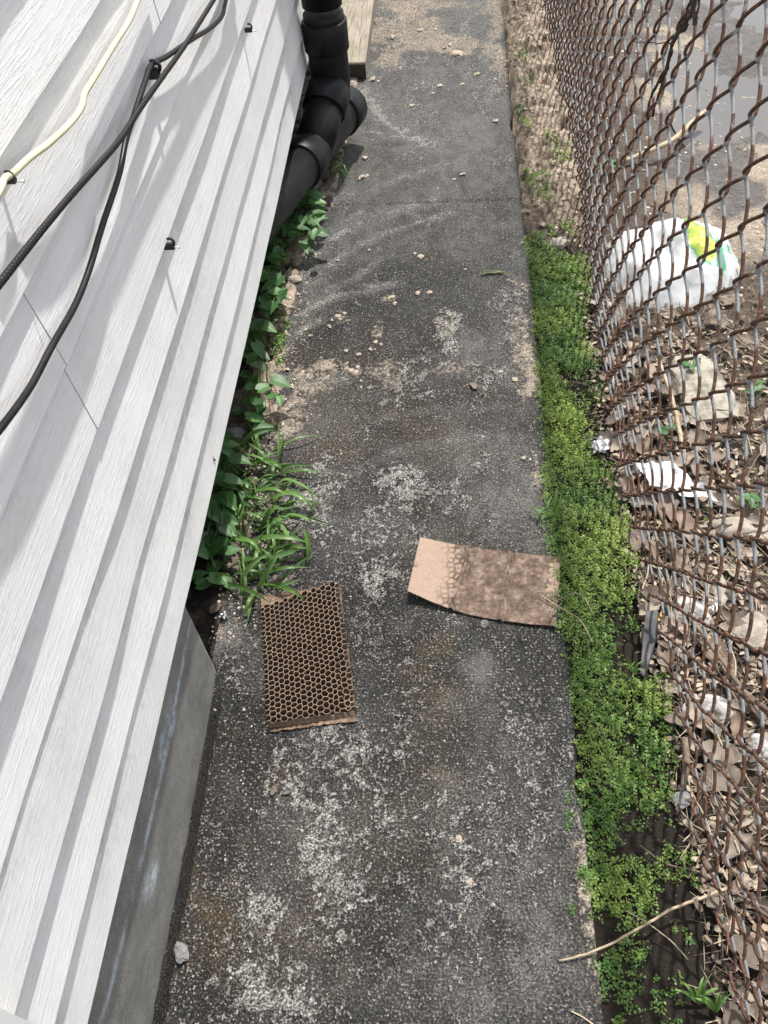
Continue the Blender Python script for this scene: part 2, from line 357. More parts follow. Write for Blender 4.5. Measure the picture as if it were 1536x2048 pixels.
def soil(X, Y):
    n1 = fbm(X * 9, Y * 9, 3, 4); n2 = fbm(X * 40, Y * 40, 9, 4); n3 = fbm(X * 110, Y * 110, 21, 3)
    near = (np.abs(X) < 3) & (Y < 6) & (Y > -1)
    z = np.zeros_like(X) - 0.012
    fx = fencex(Y)
    strip = sst(0.19, 0.215, X) * (1 - sst(fx, fx + 0.1, X))
    z = np.where(X > 0.2, -0.016 + 0.02 * (n1 - 0.5) + 0.012 * (n2 - 0.5) + 0.008 * (n3 - 0.5), z)
    clay = sst(1.85, 2.35, Y) * (X > 0.15) * (1 - sst(fx, fx + 0.12, X))
    cl = 0.004 + 0.11 * (fbm(X * 14, Y * 9, 31, 5, .6) - 0.5) + 0.10 * np.clip(fbm(X * 24, Y * 15, 37, 4) - 0.52, 0, 1) - .04 * np.clip(.42 - fbm(X * 30, Y * 20, 39, 4), 0, 1)
    z = z * (1 - clay) + cl * clay
    yard = sst(fx - 0.02, fx + 0.15, X)
    yz = -0.005 + 0.035 * (n1 - 0.45) + 0.012 * (n2 - 0.5)
    mud = sst(1.75, 2.1, Y) * sst(0.5, 0.75, X)
    yz = yz * (1 - mud) + mud * (-0.018 + 0.05 * (fbm(X * 5, Y * 5, 55, 4) - 0.5) + 0.008 * (n2 - 0.5))
    z = z * (1 - yard) + yz * yard
    edge = np.interp(Y, [-1, .72, .84, 1.0, 1.16, 1.31, 1.5, 1.65, 1.79, 1.93, 2.02, 2.19, 2.7, 5], [-.47, -.47, -.415, -.395, -.405, -.385, -.385, -.400, -.395, -.392, -.37, -.33, -.31, -.32])
    left = 1 - sst(edge - 0.02, edge + 0.012 + 0.03 * (n1 - .5), X)
    z = np.where(X < 0.2, -0.07, z)
    z = np.where((X < -0.2) & (left > 0), -0.02 + left * (0.024 + 0.02 * (n2 - 0.5) + 0.012 * (n3 - 0.5)), z)
    z = np.where((X < 0.2) & (X > -0.6) & ((Y < -0.25) | (Y > 4.5)), -0.07, z)
    return np.where(near, z, np.where((X < 0.2) & (X > -0.6), -0.07, -0.02 + 0 * z)), clay, yard, mud, n1, n2, n3
Z, clay, yard, mud, n1, n2, n3 = soil(X, Y)
dark = np.array([0.019, 0.0135, 0.009]); sandc = np.array([0.42, 0.34, 0.26]); litter = np.array([0.085, 0.065, 0.048]); mudc = np.array([0.115, 0.105, 0.098])
tone = np.tile(dark, (len(X), 1))
f = (clay * (.35 + .65 * sst(0.38, 0.55, n2 * .6 + n3 * .4)))[:, None]; tone = tone * (1 - f) + sandc * f
f = yard[:, None]; tone = tone * (1 - f) + litter * f
f = mud[:, None]; tone = tone * (1 - f) + mudc * f
f = (mud * sst(0.52, 0.66, fbm(X * 5, Y * 5, 71, 4)))[:, None] * 0.8; tone = tone * (1 - f) + np.array([0.40, 0.33, 0.25]) * f
L = (X < -0.2)
f = (L * sst(0.38, 0.6, n2 * 0.6 + n1 * 0.45) * sst(0.95, 1.2, Y))[:, None] * 0.95; tone = tone * (1 - f) + np.array([0.40, 0.32, 0.25]) * f
f = (L * (Y < 1.2) * sst(0.45, 0.6, n2))[:, None] * 0.5; tone = tone * (1 - f) + np.array([0.26, 0.22, 0.17]) * f
f = (L * (X < -0.45))[:, None] * 0.7; tone = tone * (1 - f) + dark * 0.8 * f
wet = np.clip(mud * (0.75 + 1.2 * (0.55 - n1)) , 0, 1)
ground = mesh('soil_ground', np.stack([X, Y, Z], 1), grid_faces(len(gx), len(gy)), M_SOIL, smooth=True, cols={'tone': tone, 'wet': wet})
tag(ground, kind='structure')
def gz(x, y):
    return float(soil(np.array([x]), np.array([y]))[0][0])

# standing water in the mud beyond the fence
t = NT('muddy_water', 0.04, 0.5); t.col((0.10, 0.095, 0.088)); t.bump(t.noise(6, 2), 0.05, 0.002); M_WATER = t.m
pts = [(1330, -40), (1500, -60), (1800, 120), (1900, 300), (1700, 520), (1490, 420), (1400, 330), (1330, 200)]
wv = [g(u, v, -0.019) for u, v in pts]
wp = [tuple(p) for p in spline(wv + [wv[0]], 6)[:-1]]; wc = sum((Vector(p) for p in wp), Vector()) / len(wp)
mesh_w = mesh('puddle_water', [tuple(wc)] + wp, [(0, i + 1, (i + 1) % len(wp) + 1) for i in range(len(wp))], M_WATER)
tag(mesh_w, kind='structure')

# ------------------------------------------------------------------ concrete path
px = np.arange(-0.435, 0.2085, 0.0038); py = np.arange(-0.25, 4.6, 0.0045)
PX, PY = np.meshgrid(px, py, indexing='ij'); X = PX.ravel().copy(); Y = PY.ravel()
light = 0.03 + 0.30 * sst(0.46, 0.74, fbm(X * 16, Y * 11, 101, 5)) * (0.3 + 1.1 * sst(.38, .62, fbm(X * 120, Y * 90, 103, 3)))
sand = np.zeros_like(X); brown = 0.35 * sst(0.5, 0.7, fbm(X * 4, Y * 4, 141, 4)); smooth_ = np.zeros_like(X); hgt = np.zeros_like(X)
wob = (fbm(X * 30, Y * 30, 131, 3) - 0.5)
ripx = fbm(X * 70, Y * 70, 133, 4); WOB2 = [2.6 * (fbm(X * 14 + 5 * k, Y * 14, 135 + k, 3) - .5) for k in range(3)]
FINE = [0.55 * fbm(X * 75, Y * 75, 211 + k, 4) + 0.45 * fbm(X * 190, Y * 150, 231 + k, 3) for k in range(3)]
RIDG = 1 - 2 * np.abs(fbm(X * 60 + wob * 2, Y * 60, 251, 3) - .5) * 2; damp = np.zeros_like(X); swp = np.zeros_like(X)
def blob(u, v, ru, rv, amt, ch, thr=0.5, hh=0.0, sc=60, seed=0):
    c = g(u, v); a = (g(u + ru, v) - c).length; b = (g(u, v + rv) - c).length
    d = np.sqrt(((X - c.x) / a) ** 2 + ((Y - c.y) / b) ** 2) + 0.7 * wob + WOB2[seed % 3]
    msk = 1 - sst(0.25, 1.25, d)
    if ch is light:
        fine = FINE[seed % 3]
        n = sst(thr + .01, thr + 0.13, fine + 0.10 * (1 - sst(0, 1.0, d))) * (.45 + .75 * RIDG)
    elif ch is sand:
        n = sst(thr - .02, thr + 0.16, FINE[seed % 3] + 0.20 * (1 - sst(0, 1.1, d))) * (.55 + .6 * RIDG)
    else: n = sst(thr - 0.07, thr + 0.09, fbm(X * sc, Y * sc, 200 + seed, 4) + 0.16 * (1 - sst(0, 1.0, d)))
    val = msk * n * (.7 if ch is sand else 1)
    ch += amt * val
    if hh: hgt[:] = hgt + hh * val * (0.4 + 1.3 * ripx)
def streak(P, wpx, amt, ch, hh=0.0, seed=0, thr=0.42):
    Q = [g(u, v) for u, v in P]; Q = spline(Q, 5); wd = (g(P[0][0] + wpx, P[0][1]) - g(*P[0])).length
    bx0 = min(q.x for q in Q) - wd * 2; bx1 = max(q.x for q in Q) + wd * 2; by0 = min(q.y for q in Q) - wd * 2; by1 = max(q.y for q in Q) + wd * 2
    idx = np.where((X > bx0) & (X < bx1) & (Y > by0) & (Y < by1))[0]
    xx = X[idx] + 0.01 * wob[idx]; yy = Y[idx] + 0.01 * wob[idx]; dm = np.full(len(idx), 9.0)
    for a, b in zip(Q[:-1], Q[1:]):
        e = b - a; L2 = e.x ** 2 + e.y ** 2 + 1e-12
        tt = np.clip(((xx - a.x) * e.x + (yy - a.y) * e.y) / L2, 0, 1)
        dm = np.minimum(dm, np.hypot(xx - a.x - tt * e.x, yy - a.y - tt * e.y))
    val = (1 - sst(0.2, 1.2, dm / wd)) * sst(thr - 0.12, thr + 0.12, fbm(xx * 45, yy * 45, 300 + seed, 4))
    ch[idx] += amt * val
    if hh: hgt[idx] += hh * val
# swept pale arcs below the pipe
for k, (P, wd, am) in enumerate([
    ([(600, 560), (640, 500), (700, 455), (780, 425), (870, 400)], 14, 0.75), ([(615, 580), (670, 520), (740, 480), (820, 450), (900, 425)], 9, 0.6),
    ([(590, 640), (650, 600), (720, 580), (800, 566)], 12, 0.8), ([(600, 540), (650, 470), (720, 425)], 10, 0.55), ([(590, 610), (630, 590), (700, 560), (760, 520)], 10, 0.5),
    ([(725, 175), (760, 230), (810, 265), (865, 290)], 15, 0.9), ([(700, 260), (750, 265), (820, 280)], 10, 0.5), ([(650, 400), (730, 380), (820, 350), (900, 325)], 10, 0.45),
    ([(780, 300), (850, 290), (960, 260)], 9, 0.35), ([(800, 420), (860, 440), (900, 430)], 9, 0.4), ([(560, 700), (600, 660), (640, 640)], 14, 0.7),
    ([(760, 840), (860, 820), (1000, 815)], 8, 0.3), ([(560, 760), (640, 770), (700, 750)], 14, 0.5), ([(700, 950), (800, 900), (930, 880), (1040, 870)], 10, 0.3)]):
    streak(P, wd, am * .9, light, 0.0003, k); streak(P, wd * 1.6, am * 1.1, swp, 0, k, .3)
# pale lumpy splatter
for k, (u, v, a, b, am, th) in enumerate([
    (650, 980, 90, 45, 1.0, .46), (800, 965, 45, 55, 1.1, .42), (720, 1080, 110, 70, .9, .50), (640, 1020, 60, 60, .9, .48), (800, 1130, 60, 60, .6, .54), (960, 950, 50, 40, .7, .52),
    (900, 1010, 90, 60, .45, .55), (740, 1140, 60, 40, .8, .5), (980, 740, 60, 60, .6, .5), (800, 760, 90, 60, .8, .5), (880, 640, 40, 50, .9, .45), (1010, 640, 50, 60, .5, .5),
    (660, 1480, 90, 60, .9, .49), (590, 1570, 90, 80, .8, .52), (660, 1700, 60, 120, 1.1, .45), (540, 1790, 60, 90, .9, .5), (700, 1790, 70, 80, .9, .5), (480, 1920, 60, 110, .8, .52),
    (560, 1960, 80, 80, .9, .5), (660, 1860, 60, 60, .8, .52), (900, 1620, 90, 80, .8, .5), (790, 1680, 40, 30, .7, .42), (1000, 1700, 70, 60, .55, .52), (880, 1900, 120, 120, .5, .55),
    (760, 1560, 80, 90, .5, .55), (930, 1800, 50, 60, .8, .5), (1040, 1440, 40, 50, .6, .5), (830, 1350, 50, 70, .5, .52), (1040, 1540, 50, 90, .5, .54), (560, 2020, 100, 40, 1.0, .48),
    (500, 1300, 30, 80, .5, .5), (750, 1300, 60, 100, .5, .55), (460, 1330, 40, 100, .5, .52), (1100, 1600, 40, 150, .4, .5), (790, 80, 60, 60, .3, .5)]):
    blob(u, v, a, b, am, light, th, 0.0030, 55, k)
def lumps(regs, ch, r0, r1, a0, a1, h):
    nX, nY = len(px), len(py); C2 = ch.reshape(nX, nY); H2 = hgt.reshape(nX, nY); X2 = X.reshape(nX, nY); Y2 = Y.reshape(nX, nY); W2 = wob.reshape(nX, nY)
    for (u, v, ru, rv, n) in regs:
        c = g(u, v); ra = (g(u + ru, v) - c).length; rb = (g(u, v + rv) - c).length
        for _ in range(n):
            x = c.x + random.gauss(0, ra * .55); y = c.y + random.gauss(0, rb * .55)
            if abs(x) > .4 or y < 0: continue
            r = r0 + (r1 - r0) * random.random() ** 2; asp = random.uniform(.5, 1.0); th_ = random.uniform(0, 3.14)
            i = int((x + .435) / .0038); j = int((y + .25) / .0045); w1 = int(r / .0038) + 2
            sl_ = (slice(max(0, i - w1), i + w1 + 1), slice(max(0, j - w1), j + w1 + 1)); dx = X2[sl_] - x; dy = Y2[sl_] - y
            e = np.hypot((dx * math.cos(th_) + dy * math.sin(th_)) / r, (-dx * math.sin(th_) + dy * math.cos(th_)) / (r * asp)) + .9 * W2[sl_]
            m_ = 1 - sst(.45, 1.05, e); C2[sl_] = np.maximum(C2[sl_], random.uniform(a0, a1) * m_); H2[sl_] = np.maximum(H2[sl_], h * r / r1 * np.sqrt(np.clip(m_, 0, 1)) * random.uniform(.6, 1.2))
lumps([(650, 980, 80, 45, 40), (800, 965, 35, 45, 30), (720, 1080, 110, 70, 90), (640, 1030, 50, 60, 30), (800, 1130, 60, 60, 20), (660, 1480, 90, 60, 60), (590, 1570, 80, 80, 50), (660, 1700, 60, 130, 110), (540, 1790, 50, 100, 50),
       (700, 1790, 60, 80, 50), (480, 1930, 60, 110, 50), (560, 1980, 80, 70, 50), (900, 1620, 110, 90, 80), (1000, 1700, 90, 80, 50), (880, 1900, 160, 130, 70), (760, 1560, 100, 110, 60), (940, 1800, 90, 90, 50), (1040, 1450, 60, 90, 40),
       (800, 1340, 110, 90, 40), (1060, 1560, 60, 120, 30), (960, 960, 100, 50, 25), (980, 740, 80, 60, 25), (800, 740, 120, 60, 30), (600, 1350, 150, 120, 30), (750, 1750, 350, 320, 170), (750, 1100, 300, 200, 60)], light, .003, .0095, .25, .85, .0045)
# sandy washes
for k, (u, v, a, b, am, th) in enumerate([
    (800, 30, 90, 90, 1.0, .35), (790, 110, 60, 50, .7, .45), (900, 95, 50, 18, 1.2, .35), (900, 110, 40, 14, 1.2, .3), (985, 110, 30, 25, .9, .4), (1005, 130, 22, 40, 1, .3), (995, 20, 30, 60, 1.0, .35),
    (1000, 320, 22, 12, .9, .3), (640, 760, 70, 24, .75, .46), (590, 790, 36, 50, .8, .42), (660, 725, 34, 12, .8, .44), (690, 640, 22, 10, .7, .44), (888, 662, 20, 30, .8, .42), (757, 670, 10, 26, .7, .42),
    (780, 745, 40, 22, .9, .42), (900, 740, 50, 20, .7, .45), (1040, 650, 25, 140, .8, .42), (1060, 740, 24, 70, .9, .4), (1075, 930, 15, 60, .8, .42), (780, 600, 12, 8, 1, .3), (600, 850, 60, 60, .4, .5),
    (540, 900, 30, 90, .8, .42), (560, 1010, 90, 70, .6, .46), (560, 1130, 80, 60, .6, .46), (430, 1270, 50, 50, .9, .36), (880, 1100, 200, 120, .12, .5), (1170, 1720, 30, 120, .9, .40), (1200, 1900, 40, 140, .9, .42),
    (920, 1990, 14, 10, .8, .4), (860, 1350, 40, 60, .3, .5), (1060, 1200, 40, 40, .3, .5)]):
    blob(u, v, a, b, am, sand, th, 0.0028, 50, 60 + k)
lumps([(780, 40, 120, 110, 120), (910, 100, 70, 40, 60), (1000, 110, 40, 80, 40), (640, 760, 75, 40, 40), (590, 790, 40, 60, 40), (690, 640, 60, 20, 10), (890, 655, 24, 34, 14), (780, 745, 60, 25, 25), (900, 745, 60, 25, 16), (1050, 680, 24, 110, 40), (560, 1010, 100, 80, 50), (540, 1130, 90, 70, 40), (430, 1270, 40, 40, 20), (700, 330, 120, 120, 30), (850, 250, 200, 150, 30), (1180, 1800, 20, 200, 30)], sand, .0025, .008, .4, 1.0, .004)
for k, (u, v, a, b, am) in enumerate([(860, 1330, 60, 110, .9), (640, 850, 110, 60, .55), (470, 1700, 90, 200, .6), (430, 1900, 110, 170, .9), (600, 1850, 160, 200, .5), (700, 1700, 200, 250, .4), (760, 880, 160, 60, .4), (700, 300, 100, 80, .5), (880, 1400, 60, 120, .6), (780, 1580, 60, 60, .3)]):
    blob(u, v, a, b, am, brown, .40, 0, 25, 110 + k)
blob(960, 1340, 42, 62, .45, smooth_, .2, 0, 12, 150); blob(1015, 1590, 36, 26, .4, smooth_, .2, 0, 12, 151); smooth_ = np.clip(smooth_, 0, .85)
light *= 1 - 0.8 * smooth_; pass
light += 0.25 * sst(2.4, 3.6, Y) + 0.12 * sst(1.9, 2.4, Y)
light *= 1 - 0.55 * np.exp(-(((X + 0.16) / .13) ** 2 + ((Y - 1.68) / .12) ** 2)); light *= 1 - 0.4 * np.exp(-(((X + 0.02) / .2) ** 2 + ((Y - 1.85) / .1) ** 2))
haze = 0.10 + 0.34 * sst(.40, .68, fbm(X * 6, Y * 4.5, 171, 5, .6))
for k, (u, v, a, b, am) in enumerate([(900, 40, 260, 120, .55), (850, 180, 250, 130, .50), (960, 330, 160, 130, .50), (760, 380, 160, 60, .35), (720, 480, 140, 60, .35), (640, 560, 60, 80, .55), (1000, 560, 70, 120, .35), (960, 700, 130, 70, .45), (620, 860, 90, 70, .35), (960, 880, 160, 90, .55), (1000, 1000, 130, 80, .50), (720, 1050, 160, 110, .45), (620, 1000, 80, 60, .35),
    (1000, 1450, 120, 130, .35), (960, 1340, 50, 60, .35), (900, 1620, 190, 120, .45), (650, 1700, 120, 170, .45), (1020, 1800, 140, 180, .55), (880, 1980, 240, 110, .40), (560, 1950, 120, 110, .35), (520, 1330, 60, 60, .30), (470, 1280, 70, 40, .75), (420, 1270, 50, 60, .8),
    (760, 680, 150, 80, -.50), (640, 690, 70, 70, -.45), (880, 540, 130, 50, -.40), (840, 440, 150, 40, -.15), (780, 860, 120, 70, -.30), (880, 990, 70, 70, -.30), (740, 1250, 130, 110, -.20), (860, 1340, 60, 90, -.45), (500, 1500, 110, 160, -.45), (430, 1700, 90, 180, -.45), (800, 1560, 110, 90, -.25), (420, 1950, 90, 120, -.30), (840, 1760, 90, 90, -.15), (760, 980, 60, 60, -.3), (1060, 1300, 70, 100, -.10)]):
    c_ = g(u, v); ra = (g(u + a, v) - c_).length; rb = (g(u, v + b) - c_).length
    d_ = np.sqrt(((X - c_.x) / ra) ** 2 + ((Y - c_.y) / rb) ** 2) + .6 * WOB2[k % 3]; haze += am * (1 - sst(.15, 1.25, d_))
haze = np.clip((haze * .72 + .22 * sst(2.0, 2.4, Y) + 1.0 * swp) * (.62 + .76 * sst(.32, .68, fbm(X * 45, Y * 30, 173, 4))), 0, 1)
Zp = 0.0006 * (fbm(X * 5, Y * 5, 161, 3) - .5) * 4 + 0.0016 * (fbm(X * 90, Y * 90, 163, 3) - 0.5) + np.clip(hgt, 0, 0.006)
def jy(x): return 2.196 + 0.0 * x + 0.004 * (fbm(x * 20, x * 0, 5, 2) - .5)
jd = np.abs(Y - jy(X)); Zp -= 0.006 * (1 - sst(0.0, 0.006, jd)); haze *= .15 + .85 * sst(0, .006, jd); light *= sst(0.001, 0.010, jd) * .6 + .4
jd2 = np.abs(Y - 2.53 - 0.0 * X); Zp -= 0.002 * (1 - sst(0, .006, jd2)) * (X < -.18)
# worn right edge
er = 0.2065 - 0.006 * fbm(Y * 14, Y * 0, 181, 4) - 0.014 * np.exp(-((Y - 2.62) / .06) ** 2) - 0.008 * np.exp(-((Y - 0.5) / .03) ** 2) + .003
ni, nj = len(px), len(py)
XX = X.reshape(ni, nj); ZZ = Zp.reshape(ni, nj); ER = er.reshape(ni, nj)
XX = np.where(XX > 0.17, 0.17 + (XX - 0.17) / (px[-1] - 0.17) * (ER - 0.17), XX)
ZZ[-1] -= 0.006; ZZ[-2] -= 0.0018
# wet gutter along the footing
gut = (1 - sst(0.004, 0.013, np.abs(XX + 0.416 + .006 * wob.reshape(ni, nj)))) * (1 - sst(.60, .70, PY)); ZZ -= 0.016 * gut
damp = gut.ravel(); light = np.clip(light, 0, 1.1) * (1 - 0.95 * gut.ravel()); sand = np.clip(sand + .28 * sst(2.9, 3.8, Y) * (1 - sst(-.1, .15, X)) + .10 * sst(2.4, 3.4, Y), 0, 1)
V = np.stack([XX, PY, ZZ], 2).reshape(-1, 3); Fc = grid_faces(ni, nj)
low = np.stack([XX[-1] - .002, PY[-1], np.full(nj, -0.09)], 1); o0 = len(V); V = np.vstack([V, low])
i0 = (ni - 1) * nj + np.arange(nj - 1); j0 = o0 + np.arange(nj - 1)
Fc = np.vstack([Fc, np.stack([i0, j0, j0 + 1, i0 + 1], 1)])
ex = lambda a, v=0.2: np.concatenate([a, np.full(nj, v)])
path = mesh('concrete_path', V, Fc, M_PATH, smooth=True, cols={'light': ex(light), 'sand': ex(sand), 'brown': ex(brown, .5), 'smoothness': ex(smooth_, 0), 'damp': ex(damp, .5), 'haze': ex(haze)})
tag(path, kind='structure')

# ------------------------------------------------------------------ house: siding, footing
XW = -0.402; ZS0 = 0.282; EXP = 0.0996
house = empty('house', (XW, 1.5, 0), 'white house wall of lapped wood-grain siding over a grey footing, left of the path', 'house')
def bow(y): return 0.0 + 0.0026 * np.sin((np.asarray(y) - 0.3) * 1.5)
ys = np.arange(-1.2, 6.01, 0.03)
V = []; Fq = []; lapv = []; footv = []
prof = [(0.0, -0.0135), (0.0, -0.0006), (0.010, 0.0), (0.25, -0.0021), (0.5, -0.0043), (0.75, -0.0064), (1.06, -0.0092)]
nc = 23
def zcourse(k):
    if k == 0: return 0.282
    return 0.282 + 0.0925 + (k - 1) * 0.0998
seamY = {k: [random.uniform(3.6, 5.2)] for k in range(nc)}
for (u, v) in ((205, 862), (135, 718), (322, 45)):
    p = wl(u, v, XW); k = int(round((p.z - 0.3745) / 0.0998 + 1)); seamY[k] = [p.y, p.y + 3.2]
for k in range(nc):
    z0 = zcourse(k); z1 = zcourse(k + 1); segs = [-1.2] + seamY[k] + [6.0]
    for si in range(len(segs) - 1):
        a, b = segs[si], segs[si + 1]
        if b - a < .01: continue
        oo = 0.0008 * (si % 2); yy = np.linspace(a, b, max(3, int((b - a) / 0.03)))
        if si % 2 == 1: yy[0] -= 0.010; yy[-1] += 0.010
        base = sum(len(q) for q in V); n = len(yy)
        wz = 0.0028 * (fbm(yy * 2.5, yy * 0 + k * 7, 400 + k, 3) - .5) * 2; wx = 0.0024 * (fbm(yy * 3, yy * 0 + k, 440 + k, 2) - .5) * 2
        P = []
        for (tt, dx) in prof:
            dx = dx * (1.15 if k % 2 else 0.70) if dx < -.001 else dx
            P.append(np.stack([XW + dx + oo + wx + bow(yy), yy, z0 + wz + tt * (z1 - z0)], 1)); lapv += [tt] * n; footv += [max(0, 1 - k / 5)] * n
        V.append(np.vstack(P))
        for r in range(len(prof) - 1):
            for c in range(n - 1):
                Fq.append((base + r * n + c, base + r * n + c + 1, base + (r + 1) * n + c + 1, base + (r + 1) * n + c))
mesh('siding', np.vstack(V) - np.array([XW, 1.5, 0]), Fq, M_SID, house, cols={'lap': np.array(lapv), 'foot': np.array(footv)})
mb = MB(); mb.box((-2.6 - XW, -2.7, 0.2845), (-0.0125, 4.5, 2.6)); mb.build('wall_core', M_WOOD, house)
# footing with a painted streak; ends at a square corner
fy_ = np.arange(-1.2, 0.6951, 0.006); fz = np.arange(-0.12, 0.2841, 0.006)
FY, FZ = np.meshgrid(fy_, fz, indexing='ij'); a = FY.ravel(); b = FZ.ravel()
fxp = -0.4237 + 0.0006 * (fbm(a * 60, b * 60, 501, 3) - .5) * 2
s1 = np.array([list(wl(u, v, -0.4237))[1:] for u, v in [(378, 1265), (368, 1310), (352, 1400), (333, 1500), (315, 1580), (292, 1680), (268, 1780), (245, 1880), (215, 2000), (200, 2048)]])
zc = np.interp(a, s1[::-1, 0], s1[::-1, 1]); wdt = 0.006 + 0.004 * fbm(a * 12, a * 0, 511, 3)
st = (1 - sst(0.3, 1.3, np.abs(b - zc) / wdt)) * sst(.25, .5, fbm(a * 25, b * 25, 515, 4)) * .9
for (u, v, ra, rb, am) in [(345, 1430, .03, .035, .6), (325, 1490, .03, .02, .8), (300, 1765, .03, .03, .7), (310, 1740, .02, .02, .5)]:
    p = wl(u, v, -0.4237); st += am * (1 - sst(.3, 1.1, np.sqrt(((a - p.y) / ra) ** 2 + ((b - p.z) / rb) ** 2) + .8 * (fbm(a * 50, b * 50, 521, 3) - .5)))
st = np.clip(st, 0, 1)
V = np.stack([fxp, a, b], 1); Fc = grid_faces(len(fy_), len(fz)); n0 = len(V); nz = len(fz)
back = np.array([[-0.66, 0.695, z] for z in fz]); V = np.vstack([V, back]); e0 = (len(fy_) - 1) * nz + np.arange(nz - 1); e1 = n0 + np.arange(nz - 1)
Fc = np.vstack([Fc, np.stack([e0, e1, e1 + 1, e0 + 1], 1)])
mesh('footing', V - np.array([XW, 1.5, 0]), Fc, M_FND, house, True, cols={'streak': np.concatenate([st, np.zeros(nz)])})
mb = MB(); mb.box((-0.9 - XW, -2.7, -0.1), (-0.66 - XW, 4.5, 0.2845)); mb.build('crawl_space_wall', M_FND, house)
# porch trim at the near corner
tr = empty('porch_trim', (0, 0, 0), 'white painted trim board crossing the siding at the bottom left corner of the photo', 'trim board')
a0 = wl(0, 2016, -0.385); a1 = wl(78, 2052, -0.385); d = (a1 - a0).normalized(); q0 = a0 - d * 0.25; q1 = a1 + d * 0.02
mb = MB(); nrm = Vector((0, -0.8, -0.6))
pp = Vector((0, d.z, -d.y)); pp = pp if pp.y < 0 else -pp
mb.add([q0, q1, q1 + pp * .10, q0 + pp * .10] + [Vector((p.x - .02, p.y, p.z)) for p in (q0, q1, q1 + pp * .10, q0 + pp * .10)],
       [(0, 1, 2, 3), (7, 6, 5, 4), (0, 4, 5, 1), (1, 5, 6, 2), (2, 6, 7, 3), (3, 7, 4, 0)])
mb.build('board', simple('trim_paint', (.74, .74, .72), (.8, .8, .78), 10, .5, .1), tr)

# ------------------------------------------------------------------ cables and clips on the wall
def cable(name, P, rad, mat, label, n=10):
    pts = [wl(u, v, x) for u, v, x in P]; o = MB(); o.tube(spline(pts, 8), rad, n)
    ob = o.build(name, mat, None, True); return tag(ob, label, 'cable')
cable('black_cable', [(470, -70, -0.3941), (452, 0, -0.3941), (444, 32, -0.3918), (422, 55, -0.3905), (382, 80, -0.3905), (335, 112, -0.3927), (303, 130, -0.3945), (291, 160, -0.3936), (270, 225, -0.3931), (252, 280, -0.3922), (238, 350, -0.3918), (205, 450, -0.3918), (178, 540, -0.3914), (150, 610, -0.3909), (105, 690, -0.3900), (60, 775, -0.3900), (0, 858, -0.3891), (-60, 930, -0.3891)], 0.0036, M_CAB,
      'smooth black cable bending down from the clip at a corner, passing behind the ribbed one')
cable('ribbed_cable', [(u, v, -.3850 + .004 * (v / 570)) for u, v in [(475, -75), (427, 0), (370, 90), (326, 152), (280, 217), (242, 276), (200, 326), (150, 381), (100, 440), (50, 502), (0, 566), (-60, 640)]], 0.0037, M_CAB2,
      'black ribbed cable stretched straight across the siding in front of the smooth one')
cable('cream_cable', [(300, -50, -0.3921), (276, 0, -0.3921), (258, 42, -0.3915), (225, 95, -0.3903), (186, 160, -0.3897), (170, 186, -0.3897), (163, 215, -0.3885), (140, 247, -0.3867), (100, 285, -0.3861), (60, 315, -0.3873), (28, 345, -0.3909), (9, 358, -0.3945), (0, 380, -0.3921), (-30, 430, -0.3909)], 0.0033, M_YEL,
      'cream yellow cable sagging across the top left of the siding')
def clip_at(u, v, label, s=1.0, x=XW + .004):
    s *= .72; p = wl(u, v, x); r = empty('cable_clip', p, label, 'cable clip', 'black cable clips nailed to the siding')
    mb = MB(); mb.box((-.004, -.005 * s, -.010 * s), (.011, .005 * s, .004 * s), .0015)
    lp = [Vector((.004, 0, 0)) + Vector((.008 * math.sin(a) * s + .002, 0, .006 * s + .008 * math.cos(a) * s)) for a in np.linspace(-.5, 3.4, 10)]
    mb.tube(lp, .0028 * s, 6); mb.build('clip_body', M_CLIP, r)
    nb = MB(); nb.tube([(0.009, .001, -.006 * s), (.0165, .0015, -.008 * s)], .0016 * s, 8); nb.tube([(0.0165, .0015, -.008 * s), (.0175, .0015, -.0082 * s)], .0030 * s, 10); nb.build('nail', M_STEEL, r)
    return r
clip_at(333, 490, 'black clip alone in the middle of the siding with no cable in it')
clip_at(493, 58, 'black clip alone high up beside the drain pipe', 0.9)
clip_at(302, 143, 'black clip holding the bend of the smooth black cable', 1.35, XW + .002)
clip_at(7, 358, 'thin black clip gripping the cream cable at the left edge', 0.7, XW + .002)
# small dark scars
sc_ = empty('paint_scar', wl(427, 918, XW + .0003), 'two tiny black chips stuck on the lowest siding course', 'mark')
mb = MB()
for (a, b, s) in ((0, 0, 1), (.002, -.005, .9), (.001, .0035, .6), (-.001, -.009, .35)):
    mb.tube([(0, a - .0024 * s, b + .001), (.0016 * s, a, b), (0.0002, a + .0022 * s, b - .0015)], [.0006 * s, .0016 * s, .0005], 6)
mb.build('chip', M_CLIP, sc_)

# ------------------------------------------------------------------ black drain pipe
dp = empty('drain_pipe', (-.34, 2.4, 0), 'black plastic drain pipe with a wye fitting and open cleanout, coming down beside the siding', 'drain pipe')
def loc(p): return Vector(p) - dp.location
RP = 0.0545; RH = 0.0625
def seg(name, pts, r, cap=True, n=40): mb = MB(); mb.tube([loc(p) for p in pts], r, n, cap); return mb.build(name, M_ABS, dp, True)
def hub(name, p, d, L, r=RH, n=40):
    p = Vector(p); d = Vector(d).normalized(); mb = MB()
    prof = [(-L / 2, RP * .99), (-L / 2, r - .002), (-L / 2 + .002, r), (L / 2 - .002, r), (L / 2, r - .002), (L / 2, RP * .99)]
    mb.tube([loc(p + d * (a + 1e-4 * i)) for i, (a, _) in enumerate(prof)], [q for _, q in prof], n, False); return mb.build(name, M_ABS, dp, True)
def at(u, v, x): return wl(u, v, x)
